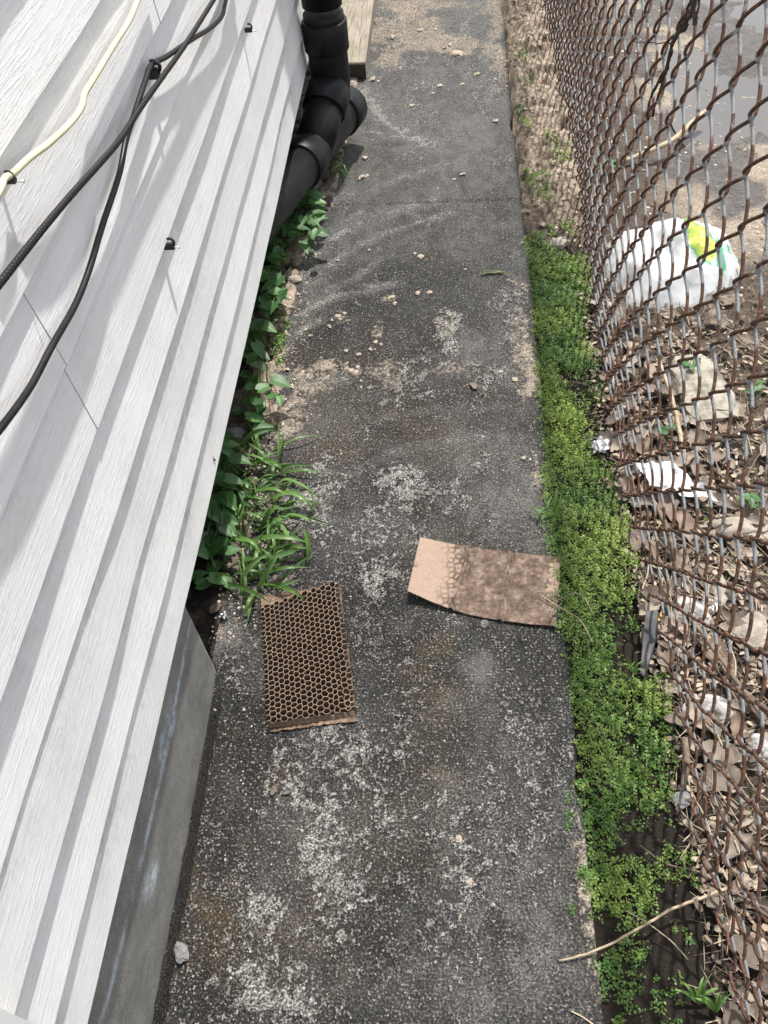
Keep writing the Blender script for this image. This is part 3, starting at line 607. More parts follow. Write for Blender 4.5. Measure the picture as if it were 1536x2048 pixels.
T0 = at(642, -60, -.335); T1 = at(646, 25, -.340); T2 = at(652, 95, -.345); T3 = at(650, 150, -.350); T4 = at(635, 225, -.372); T5 = at(615, 290, -.398)
RA = g(697, 212, .105); RB = g(570, 372, .17); RD = (RB - RA).normalized()
J = RA + (RB - RA) * 0.60
T0 = Vector((T1.x, T1.y, T1.z + .9))
T2 = Vector((T1.x, T1.y, T1.z - .19)); T3 = T2 + (J - T2) * 0.24
seg('riser', [T0, T1 + Vector((0, 0, .02))], RP)
hub('coupling', T1 + Vector((0, 0, -.055)), (0, 0, 1), .075)
seg('elbow', spline([T1, T1 + Vector((0, 0, -.07)), T2, T3], 6), RP * 1.02)
hub('coupling', T3, J - T2, .075)
seg('wye_branch', [T3, J], RP)
seg('wye_body', [RA + RD * .03, J, J + RD * .10], RP)
hub('wye_hub', RA + RD * .045, RD, .085, RH * 1.0)
# cleanout plug with a raised square, recessed in its hub
mb = MB(); mb.tube([loc(RA + RD * .010), loc(RA + RD * .002)], [RP, RP * .98], 40); mb.build('cleanout_plug', M_ABS, dp, True)
hub('wye_hub', J + RD * .075, RD, .075)
seg('lower_pipe', [J + RD * .08, RA + RD * 1.3], RP)
for o in dp.children:
    if o.type == 'MESH':
        for p in o.data.polygons:
            if len(p.vertices) > 4: p.use_smooth = False

# ------------------------------------------------------------------ timber at the far end
tb = empty('timber_beam', (-.35, 2.98, 0), 'weathered grey timber lying along the path behind the drain pipe', 'timber')
mb = MB(); mb.box((-.075, 0, .004), (.062, 1.6, .058), .003); mb.build('beam', M_WOOD, tb)
mb = MB(); mb.box((-.073, -.0025, .006), (.060, -.0002, .050)); mb.build('end_face', M_ENDG, tb)
cw = [g(u, v, z) for u, v, z in ((684, 146, .05), (692, 158, .03), (702, 163, .02), (712, 163, .02))]
mb = MB(); mb.tube(spline([p - tb.location for p in cw], 5), .0015, 6); mb.build('wire', M_STEEL, tb, True)

# ------------------------------------------------------------------ chain-link fence
fence = empty('chain_link_fence', (0.38, 0.5, 0), 'rusty chain-link fence leaning along the right side of the path', 'fence')
DY, DZ = 0.0393, 0.0493; Y0f, Z0f = 0.472, 0.195; rw = 0.0024
SPP = 22
def fpos(y, z, dx):
    x = fencex(y) - 0.137 * z + 0.137 * z * z + 0.010 * np.sin(y * 2.1 - 1.0) * z + dx
    return x
allv = []; allf = []; zin = []; off = 0; NS = 7
for i in range(-20, 96):
    c = Y0f + (i + .5) * DY
    j0 = -5; j1 = 18
    ph = np.arange(j0 * (SPP // 2), j1 * (SPP // 2) + 1) / (SPP // 2)          # in half-diamonds
    sgn = 1 if (i % 2 == 0) else -1
    a = ph * math.pi                                                           # vertices at integer ph
    tri = (2 / math.pi) * np.arcsin(np.cos(a) * 0.985) / (2 / math.pi * math.asin(.985))
    # even wire: ph even -> on column i ; odd -> column i+1
    yy = c - sgn * tri * (DY / 2 + rw * 0.85)
    dx = sgn * np.sign(np.sin(a)) * np.abs(np.sin(a)) ** .7 * rw * 2.6
    zz = Z0f + ph * DZ
    jig = 0.0035 * (fbm(zz * 3 + i * 3.3, yy * 2, 601, 3) - .5) * 2
    jy2 = 0.006 * (fbm(zz * 2.2, yy * 3.0, 607, 3) - .5) * 2; jz2 = 0.006 * (fbm(zz * 2.5, yy * 2.4, 611, 3) - .5) * 2
    keep = zz > -0.012 + 0.02 * math.sin(i * 1.7)
    zz2 = zz + jz2; yy2 = yy + jy2
    P = np.stack([fpos(yy2, zz2, dx + jig), yy2, zz2], 1)[keep]
    phk = ph[keep]; zk = zz2[keep]
    T = np.gradient(P, axis=0); T /= np.linalg.norm(T, axis=1)[:, None]
    A = np.cross(T, [1.0, 0.01, 0.02]); A /= np.linalg.norm(A, axis=1)[:, None]; B = np.cross(T, A)
    ang = np.arange(NS) / NS * 2 * math.pi
    ring = P[:, None, :] + rw * (A[:, None, :] * np.cos(ang)[None, :, None] + B[:, None, :] * np.sin(ang)[None, :, None])
    n = len(P); allv.append(ring.reshape(-1, 3))
    k = np.arange(NS); b0 = (np.arange(n - 1)[:, None] * NS + k).ravel() + off; b1 = (np.arange(n - 1)[:, None] * NS + (k + 1) % NS).ravel() + off
    allf.append(np.stack([b0, b1, b1 + NS, b0 + NS], 1)); off += n * NS
    fr = phk - np.floor(phk)                                                    # 0 lower vertex .. 1 upper vertex of this leg
    legB = (np.floor(phk).astype(int) % 2 == 0) if sgn > 0 else (np.floor(phk).astype(int) % 2 != 0)
    zc_ = np.where(~legB, 0.10 + 0.25 * sst(.8, 1, fr) + .5 * (1 - sst(.05, .22, fr)), 0.22 + sst(0.42, 0.72, fr) * 0.62)  # bare zinc, with sunlit knuckles and upper leg halves painted into it
    zc_ = np.maximum(zc_, 0.72 * (1 - sst(0.0, 0.10, np.minimum(fr, 1 - fr))))
    zc_ += 0.45 * (fbm(P[:, 1] * 6, P[:, 2] * 6 + i, 631, 3) - .5) * 2
    zin.append(np.repeat(zc_, NS))
mesh('chain_mesh', np.vstack(allv) - np.array([.38, .5, 0]), np.vstack(allf), M_WIRE, fence, True, cols={'zinc_sunlit': np.concatenate(zin)})

# ------------------------------------------------------------------ honeycomb board
def quad_map(c, s, t_):
    (a, b, d, e) = c   # s along top edge, t down
    return a * (1 - s) * (1 - t_) + b * s * (1 - t_) + d * s * t_ + e * (1 - s) * t_
HT = 0.020
hc = [g(522, 1212, HT + .004), g(675, 1160, HT + .004), g(710, 1418, HT + .002), g(533, 1447, HT + .002)]
cen = sum(hc, Vector()) / 4
hb = empty('honeycomb_board', (cen.x, cen.y, .003), 'brown paper honeycomb board with open hexagonal cells lying flat on the path', 'cardboard')
t = NT('honeycomb_paper', 0.85, 0.2); n1 = t.noise(60, 4, .7)
t.col(t.ramp(n1, [(.3, (.13, .09, .066)), (.7, (.20, .145, .11))])); t.bump(t.noise(200, 3), .3, .001); M_HON = t.m
t = NT('honeycomb_lit_rim', 0.85, 0.2); t.col(t.ramp(t.noise(90, 4, .7), [(.3, (.22, .165, .125)), (.7, (.38, .295, .225))])); M_RIM_LIT = t.m  # same paper, lit top edges painted in as a lighter colour
CW, RH_ = 0.150, 0.250
ncx, ncy = 17, 36
vs = []; fs = []; fm = []
def hp(s, t_):
    s = min(max(s, -.012), 1.012); t_ = min(max(t_, -.008), 1.008)
    jx = 0.010 * (float(vn(s * 9, t_ * 16, 71)) - .5); jt = 0.006 * (float(vn(s * 8, t_ * 17, 77)) - .5)
    jx2 = 0.026 * (float(vn(s * 19, t_ * 37, 73)) - .5); jt2 = 0.014 * (float(vn(s * 19, t_ * 37, 79)) - .5)
    return quad_map(hc, s + jx + jx2, t_ + jt + jt2)
pxs = 1.0 / (ncx * 1.5 - 0.5) ; ry = 1.0 / ncy / 1.0
edges = {}
dxs = 1.0 / 16.5; dts = 1.0 / 24.0
def key(a, b): return tuple(sorted((a, b)))
for i in range(17):
    for j in range(25):
        cx = (i + .25) * dxs; cy = (j + (0.5 if i % 2 else 0)) * dts
        ring = []
        for k in range(6):
            a = math.pi / 3 * k
            ring.append((round(cx + math.cos(a) * dxs * .6667, 4), round(cy + math.sin(a) * dts * .57735, 4)))
        for k in range(6):
            a, b = ring[k], ring[(k + 1) % 6]
            if -.02 <= a[0] <= 1.02 and -.012 <= a[1] <= 1.012 and -.02 <= b[0] <= 1.02 and -.012 <= b[1] <= 1.012: edges[key(a, b)] = 1
hv = []; hf = []; rv = []; rf = []
cache = {}
def hpc(q):
    q = (round(q[0], 2), round(q[1], 3)) if False else q
    for kk in ((q[0], q[1]),):
        if kk not in cache: cache[kk] = hp(*kk)
        return cache[kk]
for (a, b) in edges:
    A3 = hpc(a); B3 = hpc(b); d = (B3 - A3); d.z = 0
    if d.length < 1e-5: continue
    nn = Vector((-d.y, d.x, 0)).normalized() * 0.00026
    crush = 0.0
    if a[0] > .86 and a[1] > .62: crush = 0.25 + .5 * float(vn(a[0] * 30, a[1] * 40, 83))
    if a[1] > .97 : crush = 0.1
    zt = [A3.z - HT * crush * .5, B3.z - HT * crush * .5]; lean = Vector((0.0015 * crush, -.003 * crush, 0))
    o = len(hv)
    for P_, z in ((A3, zt[0]), (B3, zt[1])):
        for s in (1, -1):
            q = P_ + nn * s; hv += [(q.x, q.y, .006), (q.x + lean.x, q.y + lean.y, z - .0007)]
    hf += [(o, o + 4, o + 5, o + 1), (o + 2, o + 3, o + 7, o + 6)]
    o = len(rv)
    for P_, z in ((A3, zt[0]), (B3, zt[1])):
        for s in (1, -1):
            q = P_ + nn * s * 1.15 + lean; rv += [(q.x, q.y, z - .0010), (q.x, q.y, z)]
    rf += [(o + 1, o + 5, o + 7, o + 3), (o, o + 4, o + 5, o + 1), (o + 2, o + 3, o + 7, o + 6)]
L_ = np.array(hb.location)
mesh('cell_walls', np.array(hv) - L_, hf, M_HON, hb); mesh('cell_rims', np.array(rv) - L_, rf, M_RIM_LIT, hb)
bc = [g(520, 1192, .006), g(680, 1166, .006), g(714, 1441, .006), g(540, 1463, .006)]
gs = 24; P = []
for i in range(gs):
    for j in range(gs):
        s = i / (gs - 1); t_ = j / (gs - 1)
        q = quad_map(bc, s, t_); e = min(s, 1 - s, t_, 1 - t_)
        if e < .001: q = q + Vector((random.uniform(-.0015, .0015), random.uniform(-.0015, .0015), 0))
        P.append((q.x, q.y, .0055))
P2 = [(x, y, .0035) for x, y, z in P]
f1 = grid_faces(gs, gs); f2 = grid_faces(gs, gs, len(P))[:, ::-1]
rimi = [i * gs for i in range(gs)] + [(gs - 1) * gs + j for j in range(1, gs)] + [i * gs + gs - 1 for i in range(gs - 2, -1, -1)] + [j for j in range(gs - 2, 0, -1)]
f3 = np.array([(rimi[k], rimi[(k + 1) % len(rimi)], rimi[(k + 1) % len(rimi)] + gs * gs, rimi[k] + gs * gs) for k in range(len(rimi))])
t = NT('stained_backing', .85, .2); t.col(t.mix(t.ramp(t.vor(110, feat='DISTANCE_TO_EDGE').outputs['Distance'], [(0, 1.0), (.12, 0)]), t.ramp(t.noise(40, 5, .7), [(.35, (.10, .07, .05)), (.65, (.26, .19, .14))]), (.09, .055, .035)))
mesh('backing_sheet', np.array(P + P2) - L_, np.vstack([f1, f2, f3]), t.m, hb)
# front skirt: torn strip of cell walls facing the viewer
sk = []; sf = []; N = 46
for i in range(N):
    s = i / (N - 1); q = quad_map(hc, s, 1.0); b_ = quad_map(bc, s, .975); zz = HT + .002 - (0.0 if s < .62 else .002 + .009 * abs(math.sin(s * 40)) * float(vn(s * 30, 0, 91)))
    w_ = .0012 * math.sin(i * 1.9)
    sk += [(q.x, q.y + w_, zz), (q.x * .5 + b_.x * .5, q.y * .6 + b_.y * .4 + w_, .012), (b_.x, b_.y, .0057)]
for i in range(N - 1): sf += [(i * 3, i * 3 + 1, i * 3 + 4, i * 3 + 3), (i * 3 + 1, i * 3 + 2, i * 3 + 5, i * 3 + 4)]
mesh('torn_edge', np.array(sk) - L_, sf, M_HON, hb)

# ------------------------------------------------------------------ flat cardboard sheet
cc = [g(840, 1075, .006), g(1122, 1111, .012), g(1112, 1252, .010), g(815, 1185, .022)]
n_, m_ = 110, 60; V = []; lightv = []
for i in range(n_):
    for j in range(m_):
        s = i / (n_ - 1); t_ = j / (m_ - 1)
        q = quad_map(cc, s, t_)
        q = q + Vector((0, -1, 0)) * (0.010 * math.sin(math.pi * min(s * 1.0, 1)) * (t_ ** 3)) + Vector((0, 1, 0)) * (-.004 * math.sin(math.pi * s) * (1 - t_))
        q.x += .0015 * (float(vn(t_ * 12, s * 0, 3)) - .5) * (s > .95); q.y += .0012 * (float(vn(s * 22, 1.5, 4)) - .5)
        base = .0045 + .006 * (s ** 3)
        curl = .024 * (max(0, 1 - s / .42) ** 1.5) * (t_ ** 1.2) + .004 * max(0, 1 - s / .2) * (1 - t_)
        cr = 0
        for sx, am in ((.345 + .015 * math.sin(t_ * 5) - .03 * t_, .0060), (.645 - .02 * t_ + .008 * math.sin(t_ * 9), .0065)):
            cr += am * math.exp(-((s - sx) / .011) ** 2) - am * .5 * math.exp(-((s - sx - .02) / .012) ** 2)
        z = base + curl + cr + .0022 * (float(fbm(s * 7, t_ * 4, 15, 3)) - .5)
        V.append((q.x, q.y, z))
        lf_ = (1 - float(sst(.14, .42, s + .10 * (float(fbm(s * 9, t_ * 9, 23, 4)) - .5) + .07 * (1 - t_) * .2)))
        lf_ *= 1 - .9 * (1 - float(sst(.02, .06, math.hypot(s * 1.2, (t_ - .52) * .7) + .08 * (float(fbm(s * 40, t_ * 20, 33, 3)) - .5))))
        rt_ = float(sst(.90, .95, s + .05 * (float(fbm(s * 20, t_ * 14, 43, 3)) - .5))) * (1 - float(sst(.5, .62, t_))) * float(sst(.06, .14, t_))
        lightv.append(min(1, max(lf_, rt_ * .95)))
L_ = np.array([cc[0].x, cc[0].y, 0.004])
V = np.array(V); V2 = V - np.array([0, 0, .0018]); f1 = grid_faces(n_, m_)
rimi = [i * m_ for i in range(n_)] + [(n_ - 1) * m_ + j for j in range(1, m_)] + [i * m_ + m_ - 1 for i in range(n_ - 2, -1, -1)] + [j for j in range(m_ - 2, 0, -1)]
f3 = np.array([(rimi[k], rimi[(k + 1) % len(rimi)], rimi[(k + 1) % len(rimi)] + n_ * m_, rimi[k] + n_ * m_) for k in range(len(rimi))])
t = NT('stained_cardboard', .8, .25); lg = t.attr('light')
ve = t.vor(85, feat='DISTANCE_TO_EDGE', rnd=.6).outputs['Distance']; n1 = t.noise(35, 5, .75); n2 = t.noise(120, 5, .75)
brn = t.ramp(t.noise(48, 6, .8), [(.36, (.045, .029, .022)), (.5, (.095, .066, .051)), (.66, (.22, .170, .140))])
brn = t.mix(t.math('MULTIPLY', t.ramp(ve, [(.18, 0), (.42, 1)]), t.ramp(n1, [(.50, 0), (.62, .75)])), brn, (.22, .158, .12))
tan = t.ramp(n2, [(.3, (.22, .158, .122)), (.7, (.28, .208, .163))])
lm = t.math('ADD', lg, t.math('MULTIPLY', t.math('SUBTRACT', t.ramp(ve, [(0, 0), (.35, 1)]), .6), t.ramp(lg, [(0, 0), (.15, .8), (.85, .7), (1, .15)])))
c = t.mix(t.ramp(lm, [(.10, 0), (.75, 1)]), brn, tan)
c = t.mix(t.ramp(n2, [(.62, 0), (.72, .4)]), c, (.45, .36, .28)); t.col(c); t.bump(t.math('ADD', n2, n1), .3, .0012)
cb = mesh('cardboard_sheet', np.vstack([V, V2]) - L_, np.vstack([f1, grid_faces(n_, m_, n_ * m_)[:, ::-1], f3]), t.m, None, True, cols={'light': np.array(lightv + lightv)})
cb.location = L_
tag(cb, 'flat water-stained cardboard sheet with two creases and one pale end, reaching to the green plants', 'cardboard')

# ------------------------------------------------------------------ stones, crumbs, litter
def ico(sub=2):
    import bmesh
    bm = bmesh.new(); bmesh.ops.create_icosphere(bm, subdivisions=sub, radius=1); v = np.array([x.co[:] for x in bm.verts]); f = [tuple(q.index for q in x.verts) for x in bm.faces]; bm.free(); return v, f
ICO2, ICO3 = ico(2), ico(3)
def rockmesh(name, size, seed, mat, sub=2, amp=.35, fl=None, boxy=0.0):
    v, f = (ICO2 if sub == 2 else ICO3); v = v.copy()
    if boxy: v = np.sign(v) * np.abs(v) ** (1 - boxy); 
    d = 1 + amp * (fbm(v[:, 0] * 1.6 + seed, v[:, 1] * 1.6 + v[:, 2] * 1.3 + seed * 3, seed, 4) - .5) * 2
    v = v * d[:, None] * np.array(size) * .5
    lo = v[:, 2].min() * .75; v[:, 2] = np.maximum(v[:, 2], lo) - lo
    return mesh(name, v, f, mat, link=False)
def place(name, me, loc_, label, cat, rz=0, group=None):
    o = bpy.data.objects.new(name, me); COL.objects.link(o); o.location = loc_; o.rotation_euler = (0, 0, rz); tag(o, label, cat, group); return o
def rock(name, u, v, sx, sy, sz, seed, mat, label, rz=0, z=None, amp=.35, sub=3, boxy=0.0, dz=0.0):
    p = g(u, v, 0)
    zz = 0.0005 if -.42 < p.x < .2 else gz(p.x, p.y)
    if z is not None: zz = z
    return place(name, rockmesh(name, (sx, sy, sz), seed, mat, sub, amp, boxy=boxy), (p.x, p.y, zz + dz), label, 'stone', rz)
rock('grey_stone', 366, 1906, .019, .026, .015, 5, M_GREY, 'light grey stone lying alone beside the wet gutter near the bottom of the path', .5, amp=.75)
rock('beige_stone', 562, 852, .019, .015, .011, 6, M_CRUMB, 'knobbly beige stone at the left path edge above the grass')
rock('white_rock', 1117, 484, .062, .042, .030, 8, M_ROCK, 'pale rounded rock at the top end of the green plants', .3, boxy=.2, dz=-.006)
rock('cream_stone_slab', 1398, 782, .115, .205, .045, 9, M_SLAB, 'large flat cream stone slab behind the fence', .15, boxy=.45, amp=.26, dz=-.004)
rock('grey_stone', 1366, 1598, .030, .026, .016, 12, M_GREY, 'small triangular grey stone at the foot of the fence', .5, boxy=.3)
rock('brown_rock', 592, 530, .030, .032, .022, 14, M_TWIG, 'brown rock half buried under the weeds left of the path', .3)
rock('pale_rock', 590, 562, .040, .028, .018, 15, M_ROCK, 'flat pale rock just below the brown rock at the left path edge', .2)
rock('grey_rock', 470, 872, .045, .035, .022, 16, M_GREY, 'grey rock in the weeds close under the siding', .2, z=.0)
rock('white_stone', 1212, 722, .020, .020, .013, 17, M_WHITE, 'small white stone at the fence foot above the crumpled tissue')
rock('white_stone', 1262, 1080, .017, .022, .013, 18, M_WHITE, 'small bright stone between the green plants and the fence')
rock('rubble_piece', 1390, 1225, .045, .07, .022, 19, M_CHALK, 'white chalky rubble piece behind the fence at mid height', .6, amp=.5)
rock('rubble_piece', 1430, 1420, .085, .05, .026, 20, M_CHALK, 'wide white chalky rubble piece behind the lower fence', .2, amp=.5)
rock('rubble_piece', 1500, 1270, .08, .07, .028, 21, M_ROCK, 'grey beige rubble piece at the right edge behind the fence', .9, amp=.5)
rock('rubble_piece', 1475, 1065, .13, .05, .03, 22, M_ROCK, 'long weathered beige rubble piece right of the white paper', -.1, amp=.45)
rock('rubble_piece', 1520, 1500, .045, .045, .02, 23, M_CHALK, 'small white rubble piece at the right photo edge, lowest of the rubble', .4, amp=.5)
rock('rubble_piece', 1372, 1432, .016, .05, .016, 24, M_CHALK, 'narrow white rubble sliver touching the fence foot', -.2, amp=.4)
rock('rubble_piece', 1440, 1185, .028, .075, .022, 28, M_ROCK, 'narrow upright beige stone behind the fence right of the white chalk', -.2, amp=.3)

CR = [rockmesh('mortar_crumb', (1, 1, .7), 30 + k, M_CRUMB, 2, .85) for k in range(5)]
def crumb(u, v, s, label='small beige mortar crumb lying on the dark path', group='mortar crumbs on the path'):
    p = g(u, v); o = place('mortar_crumb', CR[random.randrange(5)], (p.x, p.y, 0.0006 if p.x < .2 else gz(p.x, p.y)), label, 'crumb', random.uniform(0, 6), group)
    s *= random.uniform(.6, 1.05); o.scale = (s * random.uniform(.7, 1.4), s * random.uniform(.6, 1.2), s * .6); return o
for (u, v, s) in [(690, 628, 10), (676, 634, 9), (664, 641, 8), (681, 640, 9), (659, 654, 8), (620, 673, 8), (782, 597, 12), (790, 608, 10), (836, 587, 8), (860, 586, 7), (841, 515, 14), (830, 508, 6), (646, 521, 7), (676, 522, 9),
                  (738, 502, 10), (692, 703, 8), (717, 710, 10), (741, 700, 8), (750, 700, 7), (694, 728, 7), (701, 742, 9), (712, 745, 8), (693, 738, 9), (716, 735, 6), (722, 776, 7), (722, 762, 6), (656, 754, 8), (723, 212, 10), (824, 213, 8), (730, 318, 10), (722, 357, 11), (735, 353, 7), (908, 360, 9), (925, 350, 7),
                  (992, 244, 8), (866, 188, 7), (880, 173, 9), (745, 160, 10), (757, 164, 8), (786, 76, 9), (840, 62, 7), (925, 170, 9), (640, 1790, 8), (690, 1500, 5), (918, 1679, 14), (940, 1765, 13), (920, 1835, 11), (800, 1330, 5), (822, 1340, 6), (430, 1420, 6), (1047, 917, 9), (1060, 920, 7), (1030, 760, 8), (800, 945, 7), (686, 950, 6), (460, 1267, 6), (488, 1420, 5),
                  (750, 655, 8), (758, 672, 9), (752, 685, 8), (762, 690, 7), (575, 740, 8), (590, 760, 7), (605, 745, 7), (585, 775, 9), (600, 790, 8), (570, 800, 7), (560, 780, 7), (573, 820, 8), (1065, 905, 6), (1000, 745, 8), (870, 60, 9), (900, 92, 12), (915, 110, 11), (888, 98, 9), (1003, 120, 10), (990, 160, 8), (955, 150, 8), (930, 540, 5), (1120, 1190, 5)]:
    p = g(u, v); crumb(u, v, s * 0.95e-3 * (p - Vector((0, 0, H))).length / 1.35)
# clods in the clay strip
for k in range(46):
    y = random.uniform(1.95, 3.7); x = random.uniform(.21, float(fencex(y)) - .01); o = place('clay_clod', CR[k % 5], (x, y, gz(x, y) - .002), 'beige clay clod in the dry strip between path and fence', 'clod', random.uniform(0, 6), 'clay clods in the strip')
    s = random.uniform(.008, .022); o.scale = (s, s * random.uniform(.7, 1.3), s)
# fine grit: too many to count
vs, f0 = ICO2 if False else ico(1); V = []; Fq = []
pts = []
for k in range(2000):
    x = random.uniform(-.40, .20); y = random.uniform(.1, 3.6)
    dn = float(fbm(x * 9, y * 7, 701, 3)); edge = (abs(x) / .4) ** 3
    if random.random() < .15 + max(0, dn - .5) * 2.2 + edge * .5 + (.6 if y > 2.9 and x < 0 else 0): pts.append((x, y, .0002, random.uniform(.0008, .0020)))
for k in range(900):
    y = random.uniform(.75, 2.1); x = random.uniform(-.45, -.36); pts.append((x, y, max(0, gz(x, y)), random.uniform(.0010, .0032) * (1.6 if random.random() < .06 else 1)))
for k in range(900):
    y = random.uniform(1.8, 3.6); x = random.uniform(.19, .9); pts.append((x, y, max(-.02, gz(x, y)), random.uniform(.002, .006)))
P = np.array(pts); n = len(vs); vs = np.array(vs)
jit = rng.uniform(.65, 1.35, (len(P), n, 1))
V = P[:, None, :3] + vs[None] * jit * P[:, None, 3:4] * np.array([1, 1, .7]); Fq = (np.array(f0)[None] + (np.arange(len(P)) * n)[:, None, None]).reshape(-1, 3)
gc_ = np.array([.13, .10, .075]) + rng.random((len(P), 1)) ** 1.2 * np.array([.42, .37, .30])
t = NT('grit_grains', .85, .3); t.col(t.attr('tone', 'Color'))
tag(mesh('grit', V.reshape(-1, 3), Fq, t.m, cols={'tone': np.repeat(gc_, n, 0)}), kind='stuff')

# crumpled tissue, paper, foil
def crumple(name, c, size, seed, mat, label, cat, amp=.5, sub=3):
    v, f = ICO3; v = v.copy()
    d = 1 + amp * (np.abs(fbm(v[:, 0] * 2.6 + seed, v[:, 1] * 2.6 + v[:, 2] * 2.1, seed, 3) - .5) * 4 - .6)
    v = v * d[:, None] * np.array(size) * .5; v[:, 2] -= v[:, 2].min() * .9
    o = mesh(name, v, f, mat); o.location = c; tag(o, label, cat); return o
p = g(1203, 885, .01); crumple('crumpled_tissue', (p.x, p.y, gz(p.x, p.y) + .004), (.040, .040, .030), 3, M_WHITE, 'crumpled white tissue between the green plants and the fence', 'tissue', .55)
p = g(449, 1237, .0); crumple('foil_ball', (p.x, p.y, .006), (.017, .016, .013), 5, M_FOIL, 'small shiny foil ball at the corner of the footing', 'foil', .4)
def sheet(name, corners, nz, amp, seed, mat, label, cat, thick=.0006, lift=.006, n=26, sc=5, coln=None):
    V = []
    for i in range(n):
        for j in range(n):
            s, t_ = i / (n - 1), j / (n - 1); q = quad_map(corners, s, t_)
            z = gz(q.x, q.y) + lift + amp * (abs(float(fbm(s * sc, t_ * sc, seed, 3)) - .5) * 3) + .0
            q = q + Vector((.004 * (float(vn(s * 6, t_ * 6, seed)) - .5), .010 * (float(vn(s * 5, t_ * 5, seed + 3)) - .5), 0)); V.append((q.x, q.y, z))
    V = np.array(V); c0 = V.mean(0); V2 = V - np.array([0, 0, thick]); N = n * n
    f1 = grid_faces(n, n); rim = [i * n for i in range(n)] + [(n - 1) * n + j for j in range(1, n)] + [i * n + n - 1 for i in range(n - 2, -1, -1)] + [j for j in range(n - 2, 0, -1)]
    f3 = np.array([(rim[k], rim[(k + 1) % len(rim)], rim[(k + 1) % len(rim)] + N, rim[k] + N) for k in range(len(rim))])
    o = mesh(name, np.vstack([V, V2]) - c0, np.vstack([f1, grid_faces(n, n, N)[:, ::-1], f3]), mat, None, True); o.location = c0; tag(o, label, cat); return o
sheet('white_paper', [g(1272, 928, .02), g(1345, 918, .03), g(1432, 1012, .02), g(1300, 985, .01)], 0, .022, 5, M_WHITE, 'torn white paper sheet lying behind the fence below the cream slab', 'paper', sc=3, lift=.034)
sheet('white_paper', [g(1466, 832, .02), g(1480, 836, .02), g(1500, 858, .02), g(1480, 856, .02)], 0, .004, 6, M_WHITE, 'small white paper scrap right of the cream slab', 'paper')
sheet('paper_scrap', [g(1405, 1195, .02), g(1430, 1165, .02), g(1450, 1200, .02), g(1425, 1225, .02)], 0, .01, 7, M_WHITE, 'thin white paper scrap among the dry leaves behind the mid fence', 'paper')
# slate strip stuck upright in the soil
pA = g(1300, 1205, .02); pB = g(1275, 1350, 0)
mb = MB(); a_ = Vector((pA.x + .01, pA.y - .012, .036)); 
P = [g(1292, 1222, .030), g(1316, 1220, .030), g(1308, 1290, .014), g(1288, 1352, .004), g(1280, 1345, .002), g(1286, 1280, .012)]
th = Vector((0.003, 0, -.010)); mb.add(P + [q + th for q in P], [(0, 1, 2, 5), (5, 2, 3, 4)] + [(i, (i + 1) % 6, (i + 1) % 6 + 6, i + 6) for i in range(6)] + [(11, 8, 7, 6), (10, 9, 8, 11)])
o = mb.build('slate_strip', M_SLATE); tag(o, 'dark grey slate strip standing in the bare soil by the fence foot', 'slate')
sheet('ochre_scrap', [g(1315, 1216, .03), g(1327, 1212, .03), g(1328, 1222, .03), g(1318, 1230, .03)], 0, .003, 9, M_YTAG, 'tiny ochre scrap beside the slate strip', 'scrap', n=8, lift=.03)
sheet('brown_scrap', [g(1238, 512, .02), g(1262, 515, .02), g(1265, 540, .02), g(1240, 545, .02)], 0, .01, 19, M_YTAG, 'ochre brown cardboard scrap left of the plastic bag', 'scrap', n=10, lift=.02)

# ------------------------------------------------------------------ plastic bag
bagc = [g(1222, 447, .03), g(1448, 418, .03), g(1478, 560, .03), g(1262, 590, .03)]
outl = [(1210, 500), (1222, 452), (1262, 432), (1310, 440), (1340, 412), (1400, 425), (1460, 435), (1478, 480), (1495, 510), (1480, 545), (1455, 565), (1425, 585), (1370, 600), (1320, 600), (1262, 592), (1238, 560), (1216, 535)]
oc = [g(u, v, .035) for u, v in outl]; cb_ = sum(oc, Vector()) / len(oc)
oc = spline(oc + [oc[0]], 12)[:-1]; NA = len(oc); NR = 46; V = []; colr = []
Pm = np.array([[-0.0]])
def to_uv(p):
    d = np.array(p) - np.array([0, 0, H]); a = d @ R_; b = d @ D_; c_ = d @ W_; return 768 + F * a / c_, 1024 + F * b / c_
ellc = g(1403, 468, .08); el2 = g(1388, 437, .08); el3 = g(1425, 505, .08); ex_ = (el3 - el2); ex_.z = 0; ell = ex_.length / 2; exn = ex_.normalized(); eyn = Vector((-exn.y, exn.x, 0))
grn = [[(1402, 427), (1420, 426), (1428, 446), (1418, 458), (1404, 440)], [(1395, 430), (1410, 436), (1440, 470), (1452, 500), (1462, 505), (1455, 520), (1436, 500), (1412, 462)],
       [(1425, 480), (1446, 474), (1462, 502), (1452, 506), (1456, 516), (1440, 512)], [(1424, 434), (1452, 440), (1470, 478), (1462, 480), (1448, 452), (1428, 442)]]
grn = [[(lambda q: (q.x, q.y))(g(u, v, .08)) for u, v in G] for G in grn]
def inpoly(x, y, P):
    r = False; j = len(P) - 1
    for i in range(len(P)):
        if (P[i][1] > y) != (P[j][1] > y) and x < (P[j][0] - P[i][0]) * (y - P[i][1]) / (P[j][1] - P[i][1]) + P[i][0]: r = not r
        j = i
    return r
NA2 = 160
def _oc(t):
    i = int(t) % NA; return oc[i].lerp(oc[(i + 1) % NA], t - int(t))
ocx = [_oc(k * NA / NA2) for k in range(NA2)]
SMO = [sum((ocx[(k + d) % NA2] for d in range(-14, 15)), Vector()) / 29 for k in range(NA2)]
